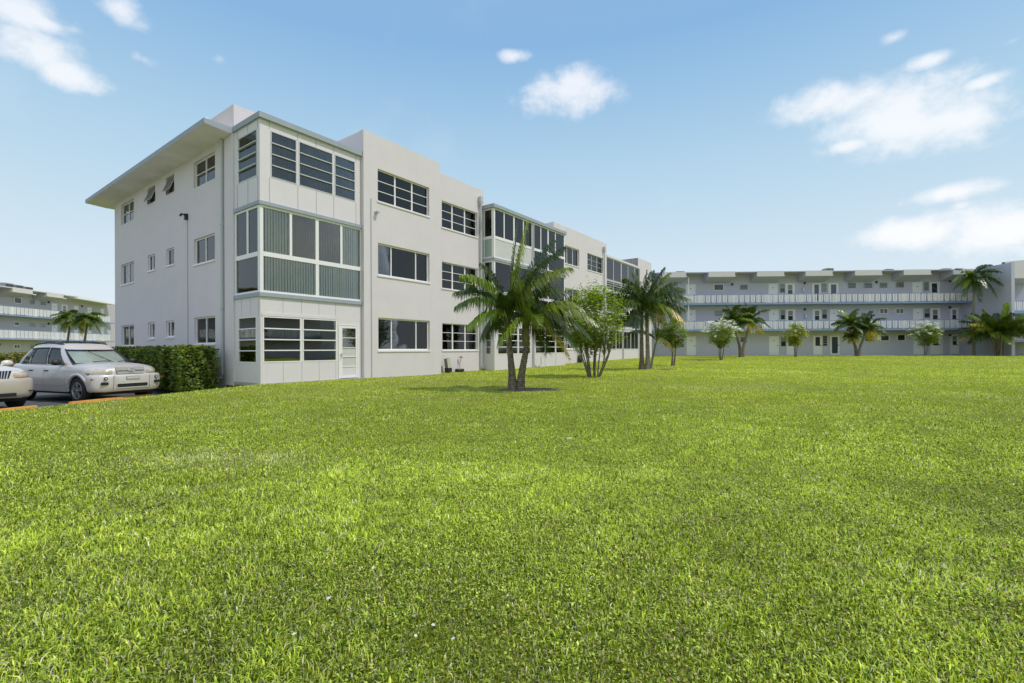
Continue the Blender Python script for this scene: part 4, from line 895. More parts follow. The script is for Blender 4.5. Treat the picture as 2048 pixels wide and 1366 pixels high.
# ------------------------------------------------------------------ foliage
class FL:
    def __init__(s): s.V = []; s.Q = []; s.T = []; s.C = []
    def quadleaf(s, p, d, wv, l, w, col, bend=0.):
        n = len(s.V); mid = p + d * (l * .5); tip = p + d * l + Vector((0, 0, -bend * l))
        s.V += [p, mid + wv * w, tip, mid - wv * w]; s.Q.append((n, n + 1, n + 2, n + 3)); s.C += [col] * 4
    def strip(s, p, mid, tip, wv, w, col, col2=None):
        n = len(s.V); s.V += [p - wv * w * .5, p + wv * w * .5, mid + wv * w, mid - wv * w, tip]
        s.Q.append((n, n + 1, n + 2, n + 3)); s.T.append((n + 3, n + 2, n + 4)); s.C += [col] * 4 + [col2 or col]
    def tube(s, pts, rads, col, n=5):
        k0 = len(s.V)
        for i, p in enumerate(pts):
            t = (pts[min(i + 1, len(pts) - 1)] - pts[max(i - 1, 0)]).normalized(); a = t.cross(Vector((.1, .2, 1))).normalized(); b = t.cross(a)
            for k in range(n): s.V.append(p + (a * math.cos(6.2832 * k / n) + b * math.sin(6.2832 * k / n)) * rads[i]); s.C.append(col)
        for i in range(len(pts) - 1):
            for k in range(n): s.Q.append((k0 + i * n + k, k0 + i * n + (k + 1) % n, k0 + (i + 1) * n + (k + 1) % n, k0 + (i + 1) * n + k))
    def build(s, name, m, parent):
        return npmesh(name, np.array([tuple(v) for v in s.V]), s.Q, s.T, np.array(s.C, np.float32), m, parent)
def jit(c, v=.2):
    k = 1 + random.uniform(-v, v); return (c[0] * k * (1 + random.uniform(-.12, .12)), c[1] * k, c[2] * k)
GREEN = (.06, .11, .016); LIME = (.20, .29, .025); YEL = (.60, .46, .05); BROWN = (.22, .15, .06)  # GREEN is the dark base, LIME paints some fronds as if sunlit
def frond(F, b, tip, arch, n=60, ll=.42, w=.016, col=GREEN, wind=Vector((0, 0, 0)), droop=.45, lift=.35, dens0=.10):
    b = Vector(b); tip = Vector(tip); Lf = (tip - b).length
    c = b + (tip - b) * .42 + Vector((0, 0, arch * Lf))
    bz = lambda t: b * (1 - t) ** 2 + c * 2 * t * (1 - t) + tip * t * t
    tg = lambda t: ((c - b) * 2 * (1 - t) + (tip - c) * 2 * t).normalized()
    pts = [bz(t) for t in np.linspace(0, 1, 10)]; F.tube(pts, [.022 * (1 - .85 * i / 9) for i in range(10)], (col[0] * 1.6 + .03, col[1] * 1.3 + .02, col[2]), 4)
    tw = random.uniform(-.5, .5)
    for i in range(n):
        t = dens0 + (1 - dens0) * (i + random.random() * .6) / n; p = bz(t); T = tg(t)
        S = T.cross(Vector((0, 0, 1))); S = S.normalized() if S.length > .05 else Vector((1, 0, 0)); U = S.cross(T)
        S2 = (S * math.cos(tw * .6) + U * math.sin(tw * .6)).normalized(); U2_ = S2.cross(T)
        prof = (math.sin(math.pi * (.12 + .80 * t)) ** .7) * (1 - .25 * t)
        for s in (-1, 1):
            if random.random() < .04: continue
            l = ll * prof * random.uniform(.85, 1.12)
            d = (S2 * s * .80 + T * (.45 + .5 * t) + U2_ * random.uniform(lift - .2, lift + .2)).normalized()
            mid = p + d * l * .5 + wind * l * .25; tp = p + d * l * .93 + Vector((0, 0, -droop * l * random.uniform(.7, 1.3))) + wind * l
            cc = jit(col if col is not YEL or random.random() < .35 + .5 * t else LIME, .35); c2 = tuple(a * .6 + bb * .4 for a, bb in zip(cc, BROWN)) if random.random() < .35 else cc
            F.strip(p, mid, tp, T, w, cc, c2)
def trunk(root, pts, rads, shaft=None, m='bark'):
    mb = MB(); P = [Vector(p) for p in pts]; Q = []; rr = []; k = 40
    for i in range(k + 1):
        t = i / k * (len(P) - 1); j = min(int(t), len(P) - 2); f = t - j; f2 = f
        p0, p1, p2, p3 = P[max(j - 1, 0)], P[j], P[j + 1], P[min(j + 2, len(P) - 1)]
        q = .5 * ((2 * p1) + (p2 - p0) * f + (2 * p0 - 5 * p1 + 4 * p2 - p3) * f * f + (3 * p1 - p0 - 3 * p2 + p3) * f ** 3)
        Q.append(q); rr.append((rads[j] * (1 - f) + rads[j + 1] * f) * (1 + random.uniform(-.03, .05)))
    mb.tube(Q, rr, 12); return mb.build('trunk', m, root, True)
def random_crown(F, c, n, L0, wind=Vector((0, 0, 0)), nl=36, ll=.4, w=.02, up=.9, low=-.5, yellow=2, col=GREEN, rr=.9):
    for i in range(n):
        a = 2.399963 * i + random.uniform(-.3, .3); h = up + (low - up) * (i / max(1, n - 1)) + random.uniform(-.12, .12)
        L_ = L0 * random.uniform(.85, 1.1); hr = math.sqrt(max(.06, 1 - h * h)) * rr if abs(h) < 1 else .2
        tip = Vector(c) + Vector((math.cos(a) * hr * L_, math.sin(a) * hr * L_, h * L_)) + wind * L_
        cl = YEL if i >= n - yellow else (LIME if random.random() < .3 else col)
        frond(F, c, tip, .26 + .12 * random.random(), nl, ll, w, cl, wind * .6, droop=.5)
def mulch(x, y, rx, ry, label):
    m = MB(); P = []
    for r in (0.02, .35, .7, 1.0):
        P.append([(x + rx * r * (1 + .18 * math.sin(3 * a + x) + .1 * math.sin(7 * a)) * math.cos(a), y + ry * r * (1 + .2 * math.sin(2 * a + 1)) * math.sin(a), tz(x, y) + .045 * (1 - r * r) + random.uniform(0, .02) - .005) for a in np.linspace(0, 2 * math.pi, 26, False)])
    m.grid(P, True); return tag(m.build('mulch_bed', 'mulch', smooth=True), label, 'mulch', kind=None)

# 1: big double palm on the lawn
x0, y0 = .14, 12.0
pr = empty('palm_tree', (x0, y0, tz(x0, y0))); tag(pr, 'tall twin trunk palm with wind blown green fronds, nearest the camera', 'palm tree')
trunk(pr, [(-.13, 0, -.05), (-.14, 0, .35), (-.20, .02, 1.1), (-.26, .03, 1.80)], [.15, .095, .068, .085])
trunk(pr, [(.06, 0, -.05), (.10, -.01, .4), (.22, -.02, 1.05), (.22, -.02, 1.22)], [.14, .09, .07, .08])
tk = trunk(pr, [(.22, -.02, 1.15), (.20, -.02, 1.40), (.20, -.02, 1.75), (.20, -.02, 1.95)], [.085, .095, .07, .05], m='crownshaft')
F = FL(); W1 = Vector((.28, 0, -.05)); A = Vector((-.24, .03, 1.85))
for tip, ar, cl, ll_ in [((.02, .1, 4.3), .04, GREEN, .42), ((.26, -.2, 4.25), .02, LIME, .42), ((.14, .1, 3.9), .02, GREEN, .40), ((.95, .4, 3.85), .20, GREEN, .52), ((1.15, -.2, 3.55), .22, GREEN, .55), ((1.25, -.4, 3.0), .30, LIME, .55), ((1.2, .3, 2.5), .36, GREEN, .5),
                     ((-.95, .1, 3.2), .28, GREEN, .5), ((-1.4, -.2, 2.85), .34, LIME, .5), ((-1.6, .3, 2.5), .38, GREEN, .5), ((-1.5, -.3, 2.1), .42, GREEN, .5), ((-1.2, -.4, 1.6), .38, LIME, .46), ((-.9, .3, 1.35), .34, GREEN, .44),
                     ((.1, .9, 2.7), .4, GREEN, .5), ((-.3, -.9, 2.3), .42, GREEN, .5), ((-.6, .7, 1.6), .4, GREEN, .45)]:
    frond(F, A, tip, ar, 92, ll_ * 1.12, .0135, jit(cl, .3) if cl is not YEL else cl, W1 * .7, .75)
F.build('crown', 'frond', pr)
F = FL(); B = Vector((.22, -.02, 1.72))
for tip, ar, cl, ll_ in [((.34, 0, 3.0), .06, LIME, .42), ((.05, -.3, 2.7), .1, LIME, .42), ((.8, .2, 2.75), .16, GREEN, .45), ((1.6, .2, 2.1), .36, LIME, .52), ((1.9, -.3, 1.7), .42, LIME, .5), ((1.85, .3, 1.3), .42, GREEN, .48), ((1.5, -.3, .95), .38, GREEN, .46), ((1.35, .3, .78), .42, YEL, .36),
                     ((-.6, .2, 1.7), .4, GREEN, .45), ((-.45, -.5, 1.2), .4, LIME, .42), ((.5, -1.0, 1.6), .42, LIME, .5), ((.7, 1.0, 2.0), .4, GREEN, .5), ((1.2, -.6, 1.5), .42, GREEN, .5), ((.8, .7, .95), .42, GREEN, .45)]:
    frond(F, B, tip, ar, 92, ll_ * 1.12, .0135, jit(cl, .3) if cl is not YEL else cl, W1 * .7, .75)
F.build('crown', 'frond', pr)
mulch(.45, 12.05, .95, .40, 'ragged brown mulch bed around the base of the nearest twin palm')

def flowering(x, y, H, R_, label, stems=3, fork=.34, clumps=60, leaves=4500, flowers=200, lsz=.19, col=(.30, .42, .04), fsize=.09, cz=.66, rz=.34, vase=.25, r0=.05, group='white flowering trees on the lawn'):
    root = empty('flowering_tree', (x, y, tz(x, y))); tag(root, label, 'flowering tree', group)
    cl = []
    while len(cl) < clumps:
        p = Vector((random.uniform(-1, 1), random.uniform(-1, 1), random.uniform(-1, 1)))
        if .25 < p.length < 1.0:
            wd_ = 1.0 if p.z > -.2 else 1.0 + .55 * (p.z + .2)
            cl.append(Vector((p.x * R_ * wd_, p.y * R_ * wd_, H * cz + p.z * H * rz)))
    mb = MB(); forks = []
    for i in range(stems):
        a = 2 * math.pi * i / stems + random.uniform(-.4, .4); b = Vector((.04 * math.cos(a) * stems ** .6, .04 * math.sin(a) * stems ** .6, -.03))
        f = Vector((vase * R_ * math.cos(a) * random.uniform(.3, 1.1), vase * R_ * math.sin(a) * random.uniform(.3, 1.1), H * fork * random.uniform(.8, 1.25))); forks.append(f)
        mb.tube([b, b.lerp(f, .5) + Vector((random.uniform(-.04, .04), random.uniform(-.04, .04), 0)), f], [r0, r0 * .8, r0 * .62], 7, False)
    for c in cl:
        f = min(forks, key=lambda q: (Vector((q.x - c.x, q.y - c.y, 0))).length + random.uniform(0, .3 * R_)); m1 = f.lerp(c, .45) + Vector((random.uniform(-.06, .06), random.uniform(-.06, .06), .04 * H)) * R_
        mb.tube([f, m1, c], [r0 * .42, r0 * .28, r0 * .13], 5, False)
    mb.build('trunk', 'stem', root, True)
    F = FL(); per = leaves // clumps; sd = R_ * .17
    for c in cl:
        for k in range(int(per * random.uniform(.5, 1.5))):
            p = c + Vector((random.gauss(0, sd), random.gauss(0, sd), random.gauss(0, sd * .8)))
            a = random.uniform(0, 6.283); d = Vector((math.cos(a), math.sin(a), random.uniform(-.35, .9))).normalized(); wv = d.cross(Vector((random.uniform(-.5, .5), random.uniform(-.5, .5), 1))).normalized()
            l = lsz * random.uniform(.6, 1.15); F.quadleaf(p, d, wv, l, l * .2, jit(col if random.random() < .72 else (.13, .22, .03), .35), random.uniform(0, .3))
    F.build('crown', 'leaf', root)
    if flowers:
        F = FL(); out = sorted(cl, key=lambda q: -(q.z / H + .25 * math.hypot(q.x, q.y) / R_))[:int(clumps * .6)]
        for i in range(flowers):
            q_ = random.choice(out); o_ = Vector((q_.x, q_.y, (q_.z - H * cz) * 1.2)).normalized(); c = q_ + o_ * R_ * .20 + Vector((random.gauss(0, .09), random.gauss(0, .09), random.uniform(0, .16))) * R_
            for k in range(5):
                a = k * 1.2566; d = Vector((math.cos(a), math.sin(a), random.uniform(.1, .7))).normalized(); wv = d.cross(Vector((0, 0, 1))).normalized(); F.quadleaf(c, d, wv, fsize, fsize * .42, (.92, .92, .90))
        F.build('blossom', 'leaf', root)
    return root
flowering(3.04, 17.57, 3.45, 1.08, 'large bushy many stemmed flowering tree right of the nearest twin palm', stems=15, clumps=170, leaves=6800, flowers=90, lsz=.16, fsize=.055, cz=.60, rz=.39, vase=.6, r0=.03, fork=.26)
flowering(9.3, 27.4, 2.95, .70, 'white flowering tree half hidden by palm fronds left of the far block', clumps=60, leaves=3200, flowers=60, lsz=.17, fsize=.06, fork=.35, r0=.06)
flowering(15.8, 35.8, 2.95, 1.10, 'round tree covered in white blossom left of the second twin palm', clumps=80, leaves=3600, flowers=420, lsz=.17, fsize=.11, fork=.32, r0=.045)
flowering(25.3, 42.2, 2.95, .88, 'small yellow green tree with sparse white blossom in front of a white door', clumps=60, leaves=3600, flowers=80, lsz=.18, fsize=.09, col=(.46, .50, .05), fork=.34, r0=.04)
flowering(40.3, 46.1, 3.1, 1.12, 'slim trunked tree topped with dense white blossom near the stair tower', clumps=70, leaves=3800, flowers=340, lsz=.18, fsize=.115, fork=.36, stems=2, r0=.045)

# palm 3: close pair beside the far corner of the near block
x0, y0 = 6.55, 23.4
pr = empty('palm_tree', (x0, y0, tz(x0, y0))); tag(pr, 'twin trunk palm with spreading dark fronds at the far corner of the near block', 'palm tree')
trunk(pr, [(-.14, 0, -.05), (-.13, 0, .6), (-.13, 0, 1.7), (-.12, 0, 2.85)], [.18, .105, .08, .075]); trunk(pr, [(.13, -.05, -.05), (.15, -.05, .6), (.13, -.05, 1.7), (.11, -.05, 2.8)], [.17, .11, .09, .085], m='bark_pale')
F = FL(); c = Vector((0, 0, 2.9)); W3 = Vector((.12, 0, -.03))
for tip, ar, cl in [((.15, 0, 4.9), .06, GREEN), ((-.5, .4, 4.9), .14, GREEN), ((.9, -.3, 4.95), .16, GREEN), ((1.7, .3, 4.3), .26, GREEN), ((2.05, -.4, 3.4), .36, GREEN), ((1.95, .5, 2.8), .42, GREEN), ((1.7, -.5, 2.35), .36, YEL), ((1.2, .6, 2.3), .3, YEL), ((-1.1, -.4, 4.4), .24, GREEN), ((-1.7, .3, 3.5), .36, GREEN), ((-1.6, -.5, 2.7), .38, GREEN), ((-1.2, .5, 2.2), .32, GREEN), ((.3, -1.6, 3.2), .4, GREEN), ((-.4, 1.6, 3.2), .4, GREEN), ((-.7, -.8, 2.0), .3, GREEN), ((.9, .9, 3.9), .3, GREEN), ((-.9, .9, 4.0), .3, GREEN), ((1.3, .2, 4.75), .2, LIME), ((1.9, -.1, 3.9), .3, GREEN), ((2.1, .3, 3.0), .4, GREEN), ((-1.35, .2, 4.0), .3, GREEN), ((-1.5, .1, 3.1), .38, LIME), ((-1.0, -.3, 2.3), .36, GREEN), ((1.2, -.5, 2.7), .4, LIME), ((.1, -1.2, 2.4), .4, GREEN), ((.5, .3, 4.9), .1, GREEN)]:
    frond(F, c, tip, ar, 58, .78, .024, cl, W3, .8)
F.build('crown', 'frond', pr)
x0, y0 = 7.2, 24.2
pr = empty('palm_tree', (x0, y0, tz(x0, y0))); tag(pr, 'short slender young palm leaning beside the darker twin palm', 'palm tree')
trunk(pr, [(-.1, 0, -.05), (0, 0, .6), (.15, 0, 1.25), (.22, 0, 1.45)], [.07, .055, .045, .04], m='bark_pale')
F = FL(); c = Vector((.22, 0, 1.45))
for tip, ar, cl in [((.5, 0, 3.1), .08, GREEN), ((.0, .3, 2.8), .14, GREEN), ((1.3, -.2, 2.25), .30, LIME), ((1.75, .2, 1.65), .36, GREEN), ((1.25, .4, .75), .3, YEL), ((-1.2, .1, 1.85), .34, GREEN), ((-1.5, -.2, 1.75), .3, GREEN), ((.2, -1, 1.9), .35, GREEN)]: frond(F, c, tip, ar, 44, .42, .018, cl, W3, .5)
F.build('crown', 'frond', pr)
def twin_palm(x, y, label, lean, hts, cr, Lf, third=None):
    pr = empty('palm_tree', (x, y, tz(x, y))); tag(pr, label, 'palm tree', 'twin trunk palms in front of the far block')
    for i, (ln, h) in enumerate(zip(lean, hts)):
        trunk(pr, [(-.12 if i == 0 else .12, 0, -.05), (ln * .25, 0, h * .3), (ln * .7, 0, h * .7), (ln, 0, h)], [.17, .115, .09, .085], m='bark' if i == 0 else 'bark_pale')
        F = FL(); random_crown(F, (ln, 0, h + .1), 17, Lf, Vector((.10, 0, -.04)), 38, .80, .036, up=.98, low=-.5, yellow=2 if i else 1); F.build('crown', 'frond', pr)
    if third: F = FL(); random_crown(F, third, 12, Lf * .5, Vector((0, 0, 0)), 24, .5, .035, up=.8, low=-.6, yellow=2); F.build('crown', 'frond', pr)
    return pr
twin_palm(20.4, 42.0, 'twin trunk palm with V shaped trunks and yellowing right fronds, between two flowering trees', (-.75, .65), (3.0, 2.95), None, 1.75)
twin_palm(32.6, 44.6, 'twin trunk palm with a low third tuft of fronds on its left trunk', (-.85, .75), (2.75, 2.3), None, 1.75, (-.6, -.1, 1.7))
# tall slender palm against the far corner
x0, y0 = 45.2, 46.3
pr = empty('palm_tree', (x0, y0, tz(x0, y0))); tag(pr, 'tallest slender palm with pale trunk rising above the far roofline', 'palm tree')
trunk(pr, [(0, 0, -.05), (-.02, 0, 3), (.02, 0, 5.5), (.05, 0, 7.0)], [.14, .11, .09, .11], m='bark_pale'); trunk(pr, [(.05, 0, 6.3), (.05, 0, 7.1), (.05, 0, 7.9)], [.13, .15, .06], m='crownshaft')
F = FL(); random_crown(F, (.05, 0, 7.7), 22, 1.95, Vector((.12, 0, -.2)), 36, .7, .05, up=.7, low=-.9, yellow=0, col=(.07, .12, .025), rr=1.05); F.build('crown', 'frond', pr)
# wide bushy clump palm on the right
x0, y0 = 46.0, 44.7
pr = empty('palm_tree', (x0, y0, tz(x0, y0))); tag(pr, 'wide bushy multi stem palm with one bright upright frond at the right edge', 'palm tree')
for i in range(7):
    a = i * .9; trunk(pr, [(.22 * math.cos(a), .2 * math.sin(a), -.05), (.35 * math.cos(a), .3 * math.sin(a), .9), (.6 * math.cos(a), .45 * math.sin(a), 2.0)], [.10, .07, .055], m='bark_pale' if i % 2 else 'bark')
F = FL()
for i in range(42):
    a = i * 2.4; h = 1.0 - i / 42 * 1.35; c = Vector((.5 * math.cos(a), .4 * math.sin(a), 1.9)); L_ = random.uniform(2.1, 2.8); hr = math.sqrt(max(.05, 1 - h * h)) 
    frond(F, c, c + Vector((math.cos(a) * hr * L_, math.sin(a) * hr * L_, h * L_)), .26, 50, .95, .034, YEL if i % 9 == 8 else (LIME if i % 4 == 1 else GREEN), Vector((0, 0, 0)), .75)
for k in (-.25, 0, .25): frond(F, (.0, -.6, 1.8), (k, -.9, 4.9), .02, 44, .7, .05, (.22, .34, .03), Vector((0, 0, 0)), .2)
F.build('crown', 'frond', pr)
# pair of palms far left
for x0, y0, h, lab in ((-37.4, 40, 3.9, 'left and taller of two drooping palms above the silver car'), (-35.9, 40, 3.5, 'right and lower of two drooping palms above the silver car')):
    pr = empty('palm_tree', (x0, y0, tz(x0, y0))); tag(pr, lab, 'palm tree', 'small palms behind the parked cars')
    trunk(pr, [(-.35, 0, -.05), (-.25, 0, 1.5), (-.05, 0, 2.8), (.0, 0, h)], [.12, .09, .07, .07], m='bark')
    F = FL(); random_crown(F, (0, 0, h), 18, 1.25, Vector((0, 0, -.2)), 30, .62, .04, up=.75, low=-.8, yellow=1, col=(.10, .15, .03), rr=1.0); F.build('crown', 'frond', pr)

# hedges
def hedge(name, label, cat, x0, x1, y0, y1, h, rz, ox, oy, oz, n, cols, ls=.055, rag=.05):
    root = empty(name, (ox, oy, oz), rz); tag(root, label, cat); F = FL()
    sx, sy = x1 - x0, y1 - y0; A_ = [sx * h * 2, sy * h * 2, sx * sy * 1.3]; S = sum(A_)
    bump_ = lambda a, b: .06 * math.sin(a * 3.1 + b) + .05 * math.sin(a * 7.3 + 2 * b) + .03 * math.sin(a * 17 + 3 * b)
    for i in range(n):
        r = random.random() * S; u, v = random.random(), random.random(); dpt = abs(random.gauss(0, rag))
        if r < A_[0]: f = random.random() < .5; p = Vector((x0 + sx * u, (y0 + dpt - bump_(sx * u, v * 3) if f else y1 - dpt), h * v)); nr = Vector((0, -1 if f else 1, .3))
        elif r < A_[0] + A_[1]: f = random.random() < .5; p = Vector(((x0 + dpt - bump_(sy * u, v) * 1.5 if f else x1 - dpt), y0 + sy * u, h * v)); nr = Vector((-1 if f else 1, 0, .3))
        else: p = Vector((x0 + sx * u, y0 + sy * v, h - dpt + bump_(sx * u, sy * v) + .02)); nr = Vector((0, 0, 1))
        a = random.uniform(0, 6.283); d = (Vector((math.cos(a), math.sin(a), random.uniform(-.5, .6))) + nr * .6).normalized(); wv = d.cross(nr + Vector((random.uniform(-.5, .5),) * 3)).normalized()
        l = ls * random.uniform(.7, 1.3); F.quadleaf(p, d, wv, l, l * .27, jit(random.choice(cols), .25), .1)
    F.build('foliage', 'leaf', root)
    mb = MB(); mb.box(x0 + .2, x1 - .2, y0 + .2, y1 - .2, 0, h - .2); mb.m = 0  # dark filler box inside the leaves; thin branches follow
    k = [mb.tube([(x0 + .2 + (sx - .4) * random.random(), y0 + .2 + (sy - .4) * random.random(), 0)] + [(x0 + .1 + (sx - .2) * random.random(), y0 + .1 + (sy - .2) * random.random(), h - .1)], .012, 4) for _ in range(30)]
    mb.build('core_and_branches', 'hedge_core', root); return root
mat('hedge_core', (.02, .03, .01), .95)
HC = [(.10, .17, .02), (.06, .10, .018), (.22, .30, .04), (.13, .20, .02), (.30, .36, .07)]
hedge('hedge', 'clipped dark green leafy hedge along the end wall beside the silver car', 'hedge', -1.25, -.38, 2.05, 9.6, 1.32, ANG, P0[0], P0[1], -.24, 24000, HC, .10, .10)
hedge('hedge', 'small variegated yellow green hedge behind the pearl white car', 'hedge', -3.0, 1.2, -.6, .6, 1.28, .1, -30.2, 30, -.4, 6000, [(.30, .30, .05), (.12, .18, .03), (.35, .28, .06)], .13, .08)
# a sprawling shoot beside the hedge
root = empty('shrub', (P0[0], P0[1], -.06), ANG); tag(root, 'loose sprig of shrub between the hedge end and the downspout', 'shrub'); F = FL(); mb = MB()
for i in range(9):
    a = random.uniform(0, 6.28); tp = Vector((-.55 + .22 * math.cos(a), 1.95 + .22 * math.sin(a), random.uniform(.4, .95))); bs = Vector((-.55, 1.95, 0)); mb.tube([bs, bs.lerp(tp, .5) + Vector((0, 0, .1)), tp], .008, 4)
    for k in range(34):
        p = bs.lerp(tp, random.uniform(.35, 1.02)); a2 = random.uniform(0, 6.28); d = Vector((math.cos(a2), math.sin(a2), random.uniform(-.2, .7))).normalized(); F.quadleaf(p, d, d.cross(Vector((0, 0, 1))).normalized(), .08, .022, jit(random.choice(HC), .25), .1)
F.build('foliage', 'leaf', root); mb.build('stem', 'stem', root)

# ------------------------------------------------------------------ small things by the wall
def loc_w(s, v): c, s_ = math.cos(ANG), math.sin(ANG); return P0[0] + s * c - v * s_, P0[1] + s * s_ + v * c
x, y = loc_w(8.45, .30); t = empty('utility_pedestal', (x, y, tz(x, y)), ANG + .06); tag(t, 'leaning green and cream utility pedestal at the wall under the ground floor window', 'utility pedestal')
MB().box(-.13, .13, -.11, .11, 0, .22).build('base', 'dark_metal', t, bevel=.01); m = MB(); m.add([(-.12, -.09, .22), (.10, -.09, .22), (.10, .09, .22), (-.12, .09, .22), (-.20, -.09, .62), (.02, -.09, .66), (.02, .09, .66), (-.20, .09, .62)], [(4, 5, 6, 7), (1, 2, 6, 5), (2, 3, 7, 6), (3, 0, 4, 7)]); m.m = 1; m.add([(-.12, -.092, .22), (.10, -.092, .22), (.02, -.092, .66), (-.20, -.092, .62)], [(0, 1, 2, 3)]); m.build('cover', ['box_green', 'box_pale'], t)
x, y = loc_w(9.2, .30); t = MB(); t.grid([[(r * math.cos(a) * 1.5, r * math.sin(a), z) for a in np.linspace(0, 2 * math.pi, 18, False)] for r, z in ((.17, 0), (.17, .12), (.15, .15), (.01, .155))], True)
o = t.build('valve_box', 'dark_metal', None); o.location = (x, y, tz(x, y)); o.rotation_euler = (0, 0, ANG); tag(o, 'low black valve box lid at the wall right of the cream utility pedestal', 'valve box')
x, y = loc_w(9.45, .5); t = MB(); t.tube([(0, 0, .0), (-.02, 0, .3), (.05, 0, .62), (.05, 0, .72)], .013, 6); t.box(-.02, .12, -.04, .04, .66, .71); o = t.build('standpipe', 'rust', None); o.location = (x, y, tz(x, y)); tag(o, 'thin rusty water standpipe leaning at the wall above the valve box', 'standpipe')
x, y = loc_w(15.15, -.35); t = MB(); t.tube([(-.3, 0, .02), (-.05, 0, .05), (.02, 0, .2), (.0, 0, .55), (.06, 0, .6)], .016, 6); o = t.build('standpipe', 'rust', None); o.location = (x, y, tz(x, y)); tag(o, 'small dark water standpipe at the foot of the second bay seen between palm trunks', 'standpipe')
for s_, w_, lab in ((19.0, .28, 'small dark ventilation grate at the foot of the near block beside the flowering tree'), (21.6, .30, 'dark low utility box right of the ventilation grate behind the stems')):
    x, y = loc_w(s_, .6); o = MB().box(-w_ / 2, w_ / 2, -.1, .1, 0, .2 if s_ < 20 else .55).build('utility_box', 'dark_metal', None, bevel=.01); o.location = (x, y, tz(x, y)); o.rotation_euler = (0, 0, ANG); tag(o, lab, 'utility box')
mulch(7.6, 23.5, .55, .25, 'small bare mulch patch right of the young leaning palm')
mulch(13.6, 34.0, .35, .2, 'tiny brown mulch heap on the lawn left of the blossom covered tree')

